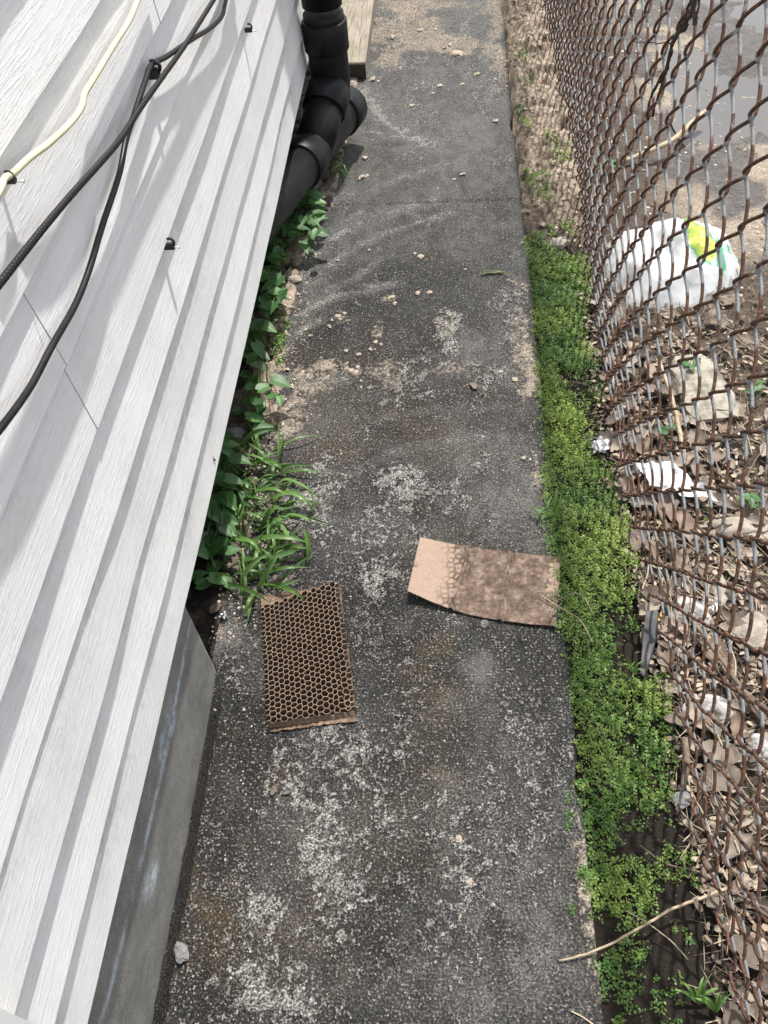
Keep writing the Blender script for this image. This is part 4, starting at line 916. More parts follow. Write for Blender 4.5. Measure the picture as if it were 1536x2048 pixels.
for r in range(NR):
    f = r / (NR - 1)
    for k in range(NA2):
        e_ = ocx[k].lerp(SMO[k], min(1, f * 5)); q = cb_ + (e_ - cb_) * (1 - f)
        rr_ = 1 - f
        dome = .085 * (1 - rr_ ** 3.2) ** .75
        cx, cy = q.x * 9, q.y * 9
        wx_ = px0 = q.x * 1.0 + .02 * (float(vn(q.x * 14, q.y * 14, 821)) - .5); wy_ = q.y + .02 * (float(vn(q.x * 14, q.y * 14, 823)) - .5)
        wrk = 0
        for (an_, fq_, am_, ph_) in ((.3, 5.1, .026, .1), (1.25, 6.3, .022, .45), (2.2, 7.7, .018, .7), (.8, 13.0, .010, .2), (1.9, 15.0, .009, .9), (2.8, 21.0, .006, .5), (.1, 27.0, .004, .3)):
            tt_ = (wx_ * math.cos(an_) + wy_ * math.sin(an_)) * fq_ + ph_; wrk += am_ * (abs((tt_ % 1.0) * 2 - 1) - .5)
        z = -.004 + dome + wrk * (1 - rr_ ** 4) - .012
        px_, py_ = q.x, q.y
        V.append((px_, py_, z))
        dx_ = (Vector((px_, py_, 0)) - Vector((ellc.x, ellc.y, 0))); a_ = dx_.dot(exn) / (ell * 1.15); b_ = dx_.dot(eyn) / (ell * .42)
        c_ = (0.60, 0.62, 0.63)
        if a_ * a_ + b_ * b_ < 1: c_ = (0.50, 0.58, 0.12)
        elif a_ * a_ + b_ * b_ < 1.22 and b_ < 0 or any(inpoly(px_, py_, G) for G in grn): c_ = (0.07, 0.42, 0.24)
        if a_ * a_ + b_ * b_ < 1 and float(vn(px_ * 160, py_ * 160, 5)) > .78: c_ = (0.30, 0.46, 0.08)
        colr.append(c_)
V = np.array(V); Fq = []
for r in range(NR - 1):
    for k in range(NA2): Fq.append((r * NA2 + k, r * NA2 + (k + 1) % NA2, (r + 1) * NA2 + (k + 1) % NA2, (r + 1) * NA2 + k))
t = NT('thin_plastic', .28, .5); t.col(t.attr('print', 'Color')); t.b.inputs['Subsurface Weight'].default_value = 0.0
t.bump(t.vor(34).outputs['Distance'], .35, .008)
tl = t.n('BsdfTranslucent'); t.l(t.attr('print', 'Color'), tl.inputs[0]); mx = t.n('MixShader'); mx.inputs[0].default_value = .3
t.l(t.b.outputs[0], mx.inputs[1]); t.l(tl.outputs[0], mx.inputs[2]); t.l(mx.outputs[0], t.t.nodes['Material Output'].inputs[0])
c0 = np.array([cb_.x, cb_.y, 0.0])
bag = mesh('plastic_bag', V - c0, Fq, t.m, None, True, cols={'print': np.array(colr)}); bag.location = c0
tag(bag, 'crumpled white plastic bag with green and yellow print behind the fence', 'plastic bag')

# ------------------------------------------------------------------ dry leaves and twigs behind the fence
def leafmesh(seed, L=1.0, W=.42, curl=.35):
    r = random.Random(seed); n, k = 15, 7; V = []; ph_ = r.uniform(0, 6)
    for i in range(n):
        s = i / (n - 1); wd = W * math.sin(math.pi * s ** .85) ** .8 * .5 + .004
        wd *= 1 + .10 * math.sin(i * 1.9 + ph_) * (0 < i < n - 1)
        for j in range(k):
            t_ = j / (k - 1) * 2 - 1
            z = curl * (t_ * t_) * wd * 1.3 + curl * .5 * (s - .5) ** 2 + .035 * math.sin(i * .9 + ph_ + t_ * 1.3) - .02 * (abs(t_) < .1)
            V.append(((s - .5) * L, t_ * wd + .06 * math.sin(s * 3 + seed), z))
    V = np.array(V); V[:, 2] -= V[:, 2].min()
    return mesh('dry_leaf', V, grid_faces(n, k), M_DRY, None, True, link=False)
LM = [leafmesh(k, 1, random.choice([.36, .45, .55]), random.choice([.2, .35, .5])) for k in range(9)]
nl = 0
for k in range(900):
    if nl >= 290: break
    y = random.uniform(.12, 1.85); fx = float(fencex(y)); x = fx + abs(random.gauss(0, .28)) - .015
    if x > 1.05 or (x - fx > .05 and y > 1.75 - (x - fx) * .0 and random.random() < .7): continue
    q = to_uv((x, y, 0.0))
    if q[0] > 1680 or q[1] > 2150: continue
    if y > 1.55 and random.random() < .6: continue
    s = random.uniform(.026, .066) * (1.25 if random.random() < .15 else 1)
    o = place('dry_leaf', LM[nl % 9], (x, y, gz(x, y) + .003 + random.uniform(0, .018)), 'dry tan leaf in the litter behind the fence', 'leaf', 0, 'dry leaves behind the fence')
    o.scale = (s, s, s); o.rotation_euler = (random.gauss(0, .24), random.gauss(0, .2), random.uniform(0, 6.28)); o.scale.y *= random.uniform(.7, 1.3); nl += 1
def stick(name, P, r0, r1, mat, label, cat='twig', n=6, group=None, wig=0.0):
    pts = spline([Vector(p) for p in P], 6); N = len(pts)
    if wig: pts = [q + Vector((random.uniform(-wig, wig), random.uniform(-wig, wig), random.uniform(0, wig))) for q in pts]
    mb = MB(); mb.tube(pts, [r0 + (r1 - r0) * i / (N - 1) for i in range(N)], n); o = mb.build(name, mat, None, True); tag(o, label, cat, group); return o
TW = []
for k in range(6):
    r = random.Random(50 + k); mb = MB(); P = [Vector((i / 5 - .5, .05 * r.uniform(-1, 1), .03 * r.uniform(-.2, 1))) for i in range(6)]
    mb.tube(spline(P, 3), [.012 * (1 - .6 * i / 15) for i in range(16)], 6); me = mesh('dry_twig', mb.v, mb.f, M_STRAW if k % 2 else M_TWIG, None, True, link=False); TW.append(me)
for k in range(230):
    y = random.uniform(.1, 1.9); fx = float(fencex(y)); x = fx + abs(random.gauss(0, .24)) - .01
    s = random.uniform(.05, .22); o = place('dry_twig', TW[k % 6], (x, y, gz(x, y) + .008 + random.uniform(0, .016)), 'thin dry twig in the litter behind the fence', 'twig', 0, 'dry twigs behind the fence')
    o.scale = (s, s * random.uniform(.35, .8), s * .6); o.rotation_euler = (0, random.gauss(0, .12), random.choice([1.9, 2.2, 2.5, .9, 1.5]) + random.gauss(0, .4))
stick('long_stalk', [g(1118, 1922, .004), g(1200, 1898, .012), g(1290, 1850, .02), g(1345, 1818, .026), g(1455, 1776, .05)], .0016, .0024, M_STRAW, 'long straw-coloured stalk slanting from the path across the soil to the fence', wig=.0006)
stick('dry_stalk', [g(1250, 1820, .015), g(1300, 1850, .012), g(1345, 1885, .008), g(1376, 1920, .004)], .0006, .0011, M_STRAW, 'thin dry stalk crossing under the long straw stalk', wig=.0004)
stick('dry_stalk', [g(1078, 1188, .018), g(1125, 1218, .02), g(1160, 1240, .03), g(1185, 1284, .028)], .0007, .0012, M_STRAW, 'thin bent straw lying over the right end of the cardboard sheet', wig=.0003)
stick('dry_stalk', [g(1118, 1200, .02), g(1148, 1186, .032), g(1168, 1195, .034), g(1185, 1225, .03)], .0005, .0009, M_STRAW, 'hair-thin straw curling over the green plants beside the cardboard')
stick('dry_stalk', [g(1100, 1240, .02), g(1108, 1222, .024), g(1122, 1208, .02)], .0005, .0009, M_TWIG, 'short brown straw on the corner of the cardboard sheet')
stick('dry_stalk', [g(1142, 2022, .003), g(1165, 2034, .003), g(1190, 2052, .003)], .0010, .0013, M_STRAW, 'short straw at the very bottom of the path')
stick('brown_stick', [g(1305, 1000, .04), g(1335, 1060, .03), g(1360, 1150, .01)], .005, .007, M_TWIG, 'thick brown stick leaning behind the mid fence', wig=.001)
stick('brown_stick', [g(1318, 720, .05), g(1345, 800, .04), g(1358, 860, .02), g(1372, 930, .01)], .004, .006, M_STRAW, 'pale grey stick lying left of the cream slab', wig=.001)
stick('pale_branch', [g(1250, 322, .02), g(1290, 305, .03), g(1345, 280, .035), g(1390, 240, .03), g(1410, 225, .03)], .006, .010, M_STRAW, 'pale branch on the mud behind the upper fence')
stick('brown_stick', [g(1385, 1240, .03), g(1450, 1330, .03), g(1530, 1440, .03)], .004, .005, M_TWIG, 'long dark stick behind the lower fence', wig=.001)
stick('bark_strip', [g(1368, 1475, .035), g(1373, 1520, .025), g(1366, 1575, .008)], .006, .005, M_TWIG, 'upright brown bark strip against the fence foot above the triangular stone')
stick('root_strand', [g(1215, 915, .01), g(1245, 930, .016), g(1262, 945, .012), g(1270, 985, .02)], .0014, .001, M_TWIG, 'thin dark root by the crumpled tissue')
stick('root_strand', [g(1235, 935, .01), g(1248, 922, .012), g(1262, 900, .012)], .001, .0008, M_STRAW, 'short pale root crossing the dark root')
# broken leaf bits and straw under the leaves: one mass
V = []; Fq = []; tn = []
for k in range(6500):
    y = random.uniform(.05, 2.0); x = float(fencex(y)) + abs(random.gauss(0, .30)) - .03
    if y > 1.6 and random.random() < .5: continue
    z = gz(x, y) + random.uniform(.0, .014); az = random.uniform(0, 6.28); o = len(V); c_, s_ = math.cos(az), math.sin(az)
    if k % 3 == 0: L, W, hz_ = random.uniform(.02, .09), random.uniform(.0005, .0016), .3
    else: L, W, hz_ = random.uniform(.005, .018), random.uniform(.003, .010), .5
    tl_ = random.gauss(0, hz_ * .4)
    for a_, b_ in ((-.5, -.3), (0, -.55), (.5, -.1), (.45, .4), (-.1, .5), (-.5, .3)):
        V.append((x + (a_ * L * c_ - b_ * W * s_), y + (a_ * L * s_ + b_ * W * c_), z + .004 + a_ * L * tl_ * .5 + abs(b_) * W * .3))
    Fq.append(tuple(range(o, o + 6))); r_ = random.random() ** 1.3; cc_ = np.array([.05, .035, .026]) * (1 - r_) + np.array([.36, .29, .22]) * r_; tn += [cc_ * random.uniform(.8, 1.1)] * 6
t = NT('leaf_bits', .75, .3); t.col(t.attr('tone', 'Color')); M_BITS = t.m
tag(mesh('leaf_litter', V, Fq, M_BITS, cols={'tone': np.array(tn)}), kind='stuff')
# single leaves
def oneleaf(u, v, s, rz, label, z=.002, tilt=.2, me=0, mat=None):
    p = g(u, v); zz = (0.0008 if -.4 < p.x < .2 else gz(p.x, p.y)) + z
    o = place('fallen_leaf', LM[me], (p.x, p.y, zz), label, 'leaf', rz); o.scale = (s, s, s); o.rotation_euler = (tilt, .1, rz); return o
oneleaf(895, 682, .022, .6, 'small rusty brown leaf on a sandy stain of the path', me=1)
oneleaf(945, 775, .030, 2.1, 'dry curled leaf on the path below the sandy stains', me=3)
oneleaf(965, 788, .022, 1.1, 'crumpled leaf fragment touching the curled leaf on the path', me=4)
oneleaf(548, 1582, .020, 1.4, 'small dry leaf fragment on the lower left of the path', me=2)
oneleaf(575, 1585, .018, .2, 'thin curled leaf fragment right of the other one low on the path', me=5)
oneleaf(1452, 1840, .045, .4, 'rounded beige leaf at the fence foot near the stalk', me=4, tilt=.5)
oneleaf(434, 1222, .030, .8, 'tan leaf at the footing corner left of the foil ball', me=6)
oneleaf(465, 1228, .034, 1.9, 'upright brown leaf right of the foil ball', me=7, tilt=.9)
oneleaf(505, 1205, .022, .2, 'pinkish tan leaf at the upper left corner of the honeycomb board', me=0)
oneleaf(520, 895, .040, 1.2, 'curled brown leaf at the path edge above the grass tuft', me=8, tilt=.6)
oneleaf(1180, 868, .030, .1, 'narrow tan leaf above the crumpled tissue', me=5)
oneleaf(1170, 600, .035, 1.3, 'flat brown leaf beside the green plants near the upper fence', me=2)
oneleaf(1275, 1143, .030, .4, 'curled brown leaf under the fence beside the green plants', me=3, tilt=.5)
oneleaf(1242, 885, .026, .8, 'dull brown leaf right above the crumpled tissue', me=7)
# mossy clod on the path
p = g(983, 549)
mb = MB()
for k in range(9):
    a = random.uniform(0, 6.28); mb.tube([(random.uniform(-.03, .03), random.uniform(-.006, .006), .002), (random.uniform(-.035, .045), random.uniform(-.01, .01), random.uniform(.004, .010))], [.0022, .001], 5)
tc = mb.build('mossy_twig', M_STEM); tc.location = (p.x, p.y, .001); tag(tc, 'clump of greenish twig debris on the path near its right edge', 'twig')
# dried vine hanging in the fence
dv = empty('dried_vine', (fpos(1.25, .9, 0), 1.25, .9), 'dark dried vine tangled in the upper fence wires', 'vine')
mb = MB(); b0 = np.array(dv.location)
def fw(u, v, o=0.0):
    for x in (.30,): pass
    x = .33
    for _ in range(6):
        q = wl(u, v, x); x = float(fpos(q.y, q.z, 0)) - .004 + o
    return wl(u, v, x)
for P, r in (([(1392, -20), (1385, 20), (1372, 45), (1362, 62)], .0035), ([(1386, 5), (1390, 30), (1390, 48)], .003), ([(1375, 50), (1350, 78), (1340, 110), (1330, 150), (1318, 165)], .0028), ([(1345, 80), (1335, 130), (1316, 165), (1300, 200), (1296, 240)], .0020),
             ([(1385, -10), (1374, 20), (1368, 40), (1350, 72), (1335, 120)], .0018), ([(1330, 140), (1325, 165), (1312, 205), (1305, 235)], .0016), ([(1268, 84), (1300, 86), (1340, 88)], .0008), ([(1395, -20), (1398, 10), (1392, 35)], .0015)):
    pts = spline([fw(*q) - dv.location for q in P], 5); pts = [q + Vector((0, random.uniform(-.002, .002), random.uniform(-.002, .002))) for q in pts]; N = len(pts)
    mb.tube(pts, [r * (.6 + .8 * random.random()) for _ in range(N)], 6)
mb.build('vine_stems', simple('dead_vine', (.018, .012, .009), (.06, .042, .03), 80, .9, .7), dv)

# ------------------------------------------------------------------ plants
def blade_strip(base, az, L, W, droop, lean, r, twist=.0, n=9, elev=1.1):
    P = []; p = Vector(base); el = elev; d = Vector((math.cos(az), math.sin(az), 0)); side = Vector((-d.y, d.x, 0))
    vs = []; fs = []
    for i in range(n):
        s = i / (n - 1); wd = W * (1 - s ** 2.2) * (.45 + .55 * min(1, s * 5)) * .5 + .0002
        up = Vector((0, 0, 1)); t_ = d * math.cos(el) + up * math.sin(el); nn = side * math.cos(twist * s) + t_.cross(side) * math.sin(twist * s)
        k = t_.cross(nn)
        vs += [p - nn * wd + k * wd * .35, p, p + nn * wd + k * wd * .35]
        p = p + t_ * (L / (n - 1)); el -= droop / (n - 1); p.z = max(p.z, .004)
        a2 = lean / (n - 1); d = Vector((d.x * math.cos(a2) - d.y * math.sin(a2), d.x * math.sin(a2) + d.y * math.cos(a2), 0)); side = Vector((-d.y, d.x, 0))
    for i in range(n - 1): fs += [(i * 3, i * 3 + 1, i * 3 + 4, i * 3 + 3), (i * 3 + 1, i * 3 + 2, i * 3 + 5, i * 3 + 4)]
    return vs, fs
def grass(name, base, specs, label, mat=M_GRASS):
    r = empty(name, base, label, 'grass tuft'); V = []; Fq = []; sh = []
    mb = MB()
    for (dx, dy, az, L, W, droop, lean, elev, tw) in specs:
        st = Vector((dx, dy, 0)); v, f = blade_strip(st, az, L, W, droop, lean, None, tw, 10, elev); o = len(V)
        V += [tuple(q) for q in v]; Fq += [tuple(i + o for i in q) for q in f]; sh += [random.random()] * len(v)
    mesh('blades', V, Fq, mat, r, True, cols={'shade': np.array(sh)})
    return r
base = g(505, 1090); specs = []
def px_blade(u0, v0, u1, v1, W, arch=.35, hz=.03):    # a blade from root to tip as seen on the ground, arching up to height hz
    a = g(u0, v0) - base; b = g(u1, v1, hz * .3) - base; return a, b, W, arch, hz
def arch_blades(name, base, items, label, mat=M_GRASS, stems=()):
    r = empty(name, base, label, 'grass tuft'); V = []; Fq = []; sh = []
    for it in items:
        (P, W) = it[0], it[1]; c = it[2] if len(it) > 2 else random.random()
        pts = spline([g(u, v, z) - base for u, v, z in P], 5); N = len(pts); o = len(V)
        tw = random.uniform(-.9, .9)
        for i, q in enumerate(pts):
            s = i / (N - 1); t_ = (pts[min(i + 1, N - 1)] - pts[max(i - 1, 0)]).normalized()
            side = t_.cross(Vector((0.1, -.35, 1))).normalized(); k = side.cross(t_)
            side = side * math.cos(tw) + k * math.sin(tw); k = side.cross(t_)
            wd = W * .5 * (1 - s ** 2.6) * (.5 + .5 * min(1, s * 4)) + .0002
            V += [tuple(q - side * wd + k * wd * .4), tuple(q), tuple(q + side * wd + k * wd * .4)]; sh += [c] * 3
        for i in range(N - 1): Fq += [(o + i * 3, o + i * 3 + 1, o + i * 3 + 4, o + i * 3 + 3), (o + i * 3 + 1, o + i * 3 + 2, o + i * 3 + 5, o + i * 3 + 4)]
    mesh('blades', V, Fq, mat, r, True, cols={'shade': np.array(sh)})
    if stems:
        mb = MB()
        for P, rd in stems: mb.tube(spline([g(u, v, z) - base for u, v, z in P], 4), rd, 6)
        mb.build('stems', M_STEM, r, True)
    return r
items = [
 ([(475, 905, 0), (500, 870, .05), (535, 858, .06), (565, 864, .03)], .009), ([(502, 918, 0), (508, 890, .03), (520, 866, .05)], .008, .8), ([(500, 925, .0), (535, 920, .05), (562, 935, .05), (568, 955, .01)], .008),
 ([(512, 970, 0), (530, 952, .04), (555, 950, .03)], .007, .3), ([(500, 990, 0), (520, 980, .04), (550, 978, .06), (575, 990, .05)], .009, .6), ([(545, 985, .03), (570, 960, .06), (610, 975, .06), (635, 995, .03)], .010, .7),
 ([(560, 970, .04), (590, 965, .06), (620, 985, .05), (632, 1030, .01)], .009, .6), ([(540, 1000, .03), (575, 985, .05), (610, 1000, .05), (630, 1032, .01)], .009, .8), ([(478, 1080, 0), (482, 1040, .05), (492, 1000, .06)], .011, .55),
 ([(476, 1060, 0), (468, 1030, .03), (455, 1005, .03)], .010, .35), ([(455, 1085, .01), (480, 1078, .04), (505, 1085, .05), (525, 1110, .03)], .010, .7), ([(500, 1082, .02), (540, 1074, .05), (590, 1078, .05), (622, 1088, .02)], .010, .4),
 ([(500, 1150, .0), (488, 1120, .04), (484, 1095, .05)], .008, .8), ([(482, 1190, 0), (490, 1145, .05), (520, 1115, .07), (545, 1108, .06)], .010, 1.0), ([(490, 1200, .0), (490, 1160, .04), (484, 1110, .05)], .007, .6),
 ([(515, 1180, .0), (530, 1150, .04), (548, 1120, .06), (555, 1110, .06)], .010, .3), ([(545, 1112, .06), (575, 1105, .05), (600, 1098, .03)], .011, .25), ([(560, 1035, .02), (585, 1030, .04), (615, 1040, .05), (625, 1060, .01)], .009, .6),
 ([(612, 1060, .03), (618, 1090, .04), (614, 1130, .01)], .012, .5), ([(560, 1045, .03), (575, 1075, .05), (583, 1105, .02)], .009, .7), ([(530, 1170, 0), (560, 1170, .03), (600, 1158, .03)], .009, .3),
 ([(420, 1160, .01), (445, 1148, .04), (475, 1160, .03)], .008, .8), ([(515, 1180, .0), (500, 1200, .03), (485, 1232, .01)], .008, .4), ([(505, 1180, 0), (498, 1215, .02), (495, 1245, .01)], .009, .5), ([(540, 1050, .02), (520, 1030, .04), (500, 1040, .04)], .008, .3),
 ([(560, 1040, .02), (545, 1060, .03), (530, 1080, .01)], .009, .35), ([(520, 1060, .0), (540, 1025, .05), (560, 1010, .06)], .010, .35), ([(450, 1110, 0), (455, 1080, .04), (450, 1060, .04)], .006, .9), ([(545, 1010, .03), (560, 1020, .04), (600, 1010, .04)], .008, .3)]
r2 = random.Random(3)
for k in range(95):
    u0 = r2.uniform(440, 565); v0 = r2.uniform(900, 1180); a = r2.uniform(-2.6, .9); Lp = r2.uniform(45, 115)
    u1 = u0 + math.cos(a) * Lp; v1 = v0 + math.sin(a) * Lp * .8
    items.append(([(u0, v0, 0), ((u0 + u1) / 2, (v0 + v1) / 2 - 8, r2.uniform(.02, .05)), (u1, v1, r2.uniform(.0, .03))], r2.uniform(.004, .009), r2.random() * .7))
items = [(it[0], it[1] * 1.08) + tuple(it[2:]) for it in items]
arch_blades('grass_tuft', g(505, 1090), items, 'large bright grass tuft spreading from under the siding onto the path', stems=[([(482, 1225, 0), (484, 1160, .03), (478, 1120, .05)], .0012), ([(505, 1100, .0), (560, 1095, .04), (610, 1062, .05)], .0009), ([(470, 1090, 0), (510, 1000, .03), (505, 955, .04)], .0009), ([(530, 1120, 0), (560, 1080, .03), (600, 1058, .04)], .0008)])
items = []
for k in range(26):
    u0 = r2.uniform(640, 672); v0 = r2.uniform(285, 355); a = r2.uniform(-.3, 1.5); Lp = r2.uniform(18, 55); u1 = u0 + math.cos(a) * Lp; v1 = v0 + math.sin(a) * Lp
    items.append(([(u0, v0, 0), ((u0 + u1) / 2, (v0 + v1) / 2 - 10, .05), (u1, v1, .01)], r2.uniform(.003, .007), r2.random() * .5))
arch_blades('grass_tuft', g(660, 330), items, 'dark thin grass tuft growing beneath the drain pipe')
for (u, v, lb) in ((1432, 2005, 'larger of two pale green grass sprouts in the soil at the bottom right corner'), (1395, 1985, 'smaller left one of two pale green grass sprouts at the bottom right corner')):
    items = []
    for k in range(8):
        a = -math.pi / 2 + random.uniform(-1.2, 1.2); Lp = random.uniform(25, 58); items.append(([(u, v + 20, 0), (u + math.cos(a) * Lp * .5, v + 12 + math.sin(a) * Lp * .6, .02), (u + math.cos(a) * Lp, v + 12 + math.sin(a) * Lp, .022)], .0045, .85))
    arch_blades('grass_tuft', g(u, v + 20), items, lb)
arch_blades('grass_tuft', g(1270, 1340), [([(1265, 1345, 0), (1255, 1330, .02), (1235, 1330, .02)], .006, .9), ([(1265, 1345, 0), (1275, 1330, .02), (1285, 1322, .02)], .005, .9), ([(1266, 1348, 0), (1276, 1338, .01), (1290, 1340, .01)], .004, .8), ([(1265, 1345, 0), (1262, 1335, .02), (1270, 1322, .03)], .004, .9)],
            'tiny light green grass seedling on bare soil beside the slate strip')
arch_blades('grass_tuft', g(1105, 1040), [([(1105, 1040, .0), (1112, 1000, .04), (1115, 975, .05)], .008, .6), ([(1100, 1045, 0), (1120, 1010, .04), (1122, 985, .04)], .007, .7), ([(1105, 1040, 0), (1080, 1020, .03), (1055, 1012, .01)], .005, .6), ([(1090, 1015, .01), (1078, 1030, .02), (1080, 1050, .005)], .007, .5), ([(1110, 1035, 0), (1090, 1025, .02), (1070, 1030, .01)], .004, .6), ([(1100, 1040, 0), (1095, 1010, .03), (1108, 985, .03)], .005, .5)],
            'single wide-bladed grass tuft at the path edge above the cardboard sheet')
items = []
for k in range(34):
    u0 = r2.uniform(1030, 1062); v0 = r2.uniform(100, 240); items.append(([(u0, v0, .01), (u0 + r2.uniform(-6, 8), v0 - 12, .03), (u0 + r2.uniform(-12, 14), v0 - r2.uniform(8, 30), .03)], .004, r2.random()))
arch_blades('grass_tuft', g(1042, 180), items, 'yellowish grass tuft in the clay strip at the top of the photo')
items = []
for k in range(50):
    u0 = r2.uniform(1050, 1105); v0 = r2.uniform(345, 405); items.append(([(u0, v0, .01), (u0 + r2.uniform(-6, 8), v0 - 6, .02), (u0 + r2.uniform(-12, 14), v0 - r2.uniform(-8, 16), .02)], .0025, r2.random()))
arch_blades('grass_tuft', g(1080, 380), items, 'low fine grass tuft in the clay strip near the path joint')

def heart_leaf(L, W, cup=.15, fold=.25, n=9, k=7):
    V = []
    for i in range(n):
        s = i / (n - 1); wd = W * .5 * (math.sin(math.pi * min(1, s * .96 + .02) ** .62)) ** .75 * (1 - .25 * s)
        for j in range(k):
            t_ = j / (k - 1) * 2 - 1; yb = -.14 * L * abs(t_) * (1 - s) ** 3
            V.append((s * L + yb, t_ * wd, fold * abs(t_) * wd - cup * L * (s - .35) ** 2 + .03 * wd * math.sin(5 * s + 3 * t_)))
    return np.array(V), grid_faces(n, k)
HL = heart_leaf(1, .8)
def weed(name, base, leaves, label, stems=True, mat=M_BROAD):
    r = empty(name, base, label, 'weed'); V = []; Fq = []; sh = []; o = 0; mb = MB()
    for (u, v, z, s, az, tilt) in leaves:
        c = g(u, v, z) - Vector(base); M_ = Matrix.Translation(c) @ Matrix.Rotation(az, 4, 'Z') @ Matrix.Rotation(tilt, 4, 'Y') @ Matrix.Rotation(random.uniform(-.4, .4), 4, 'X') @ Matrix.Scale(s, 4)
        Mn = np.array(M_); v4 = np.c_[HL[0] - np.array([.45, 0, 0]), np.ones(len(HL[0]))] @ Mn.T
        V.append(v4[:, :3]); Fq.append(HL[1] + o); o += len(v4); sh += [random.random() * .8] * len(v4)
        if stems:
            b_ = Vector((random.uniform(-.012, .012), random.uniform(-.012, .012), 0)); e_ = M_ @ Vector((-.45, 0, 0)); mb.tube(spline([b_, (b_ + e_) / 2 + Vector((0, 0, .008)), e_], 3), .0008, 5)
    mesh('leaves', np.vstack(V), np.vstack(Fq), mat, r, True, cols={'shade': np.array(sh)})
    if stems: mb.build('stems', M_STEM, r, True)
    return r
def rl(n, u0, u1, v0, v1, z0, z1, s0, s1, seed):
    q = random.Random(seed); return [(q.uniform(u0, u1), q.uniform(v0, v1), q.uniform(z0, z1), q.uniform(s0, s1), q.uniform(-2.6, .6), q.uniform(-.1, .5)) for _ in range(n)]
weed('broadleaf_weed', g(590, 440), rl(60, 540, 640, 390, 470, .02, .10, .030, .046, 1) + [(640, 425, .08, .036, .2, .1), (628, 445, .09, .034, -.6, .1), (643, 465, .07, .046, -.3, .2), (612, 492, .05, .050, -1.3, .2), (590, 455, .07, .040, .5, .2), (645, 438, .05, .034, .5, .1)], 'leafy dark green weed just below the drain pipe')
weed('broadleaf_weed', g(560, 540), rl(60, 515, 566, 480, 620, .02, .09, .030, .048, 2), 'dark green weed against the siding between the two other broadleaf weeds')
weed('broadleaf_weed', g(530, 700), rl(34, 480, 532, 620, 860, .01, .06, .028, .044, 3) + [(535, 655, .07, .046, -.4, .2), (518, 645, .08, .042, 1.2, .2), (562, 765, .08, .046, -.3, .25), (530, 775, .08, .038, .6, .1), (512, 800, .07, .042, 2.0, .2), (558, 800, .06, .030, -1.2, .2), (520, 812, .06, .032, -1.8, .2), (540, 790, .07, .032, 2.2, .2), (505, 770, .06, .040, 1.5, .2)], 'broadleaf weed with large heart-shaped leaves beside the sandy path edge')
weed('broadleaf_weed', g(440, 990), rl(64, 395, 468, 860, 1110, .01, .07, .028, .044, 4) + [(480, 920, .07, .042, -.2, .1), (455, 965, .06, .044, -.6, .2), (430, 1030, .06, .038, -.9, .2), (432, 960, .08, .036, -2.4, .2), (488, 990, .03, .026, .4, .3)], 'shaded round-leaved weed tucked behind the large grass tuft')
weed('broadleaf_weed', g(430, 1150), rl(9, 398, 455, 1130, 1170, .005, .03, .020, .034, 5), 'small round-leaved weed at the lower end of the grass tuft')
for i, (u, v, lb) in enumerate([(1385, 1175 - 450, 'small green weed right beside the top of the cream slab'), (1510, 775, 'small green weed at the right edge beside the cream slab'), (1330, 860, 'single green leaf plant at the lower left of the cream slab'), (1500, 1000, 'green weed among dry leaves right of the white paper'), (1230, 330, 'green weed behind the upper fence near the pale branch')]):
    p = g(u, v); weed('small_weed', p, [(u + random.uniform(-14, 14), v + random.uniform(-10, 10), .02 + random.uniform(0, .03), random.uniform(.016, .028), random.uniform(0, 6), .2) for _ in range(7)], lb)

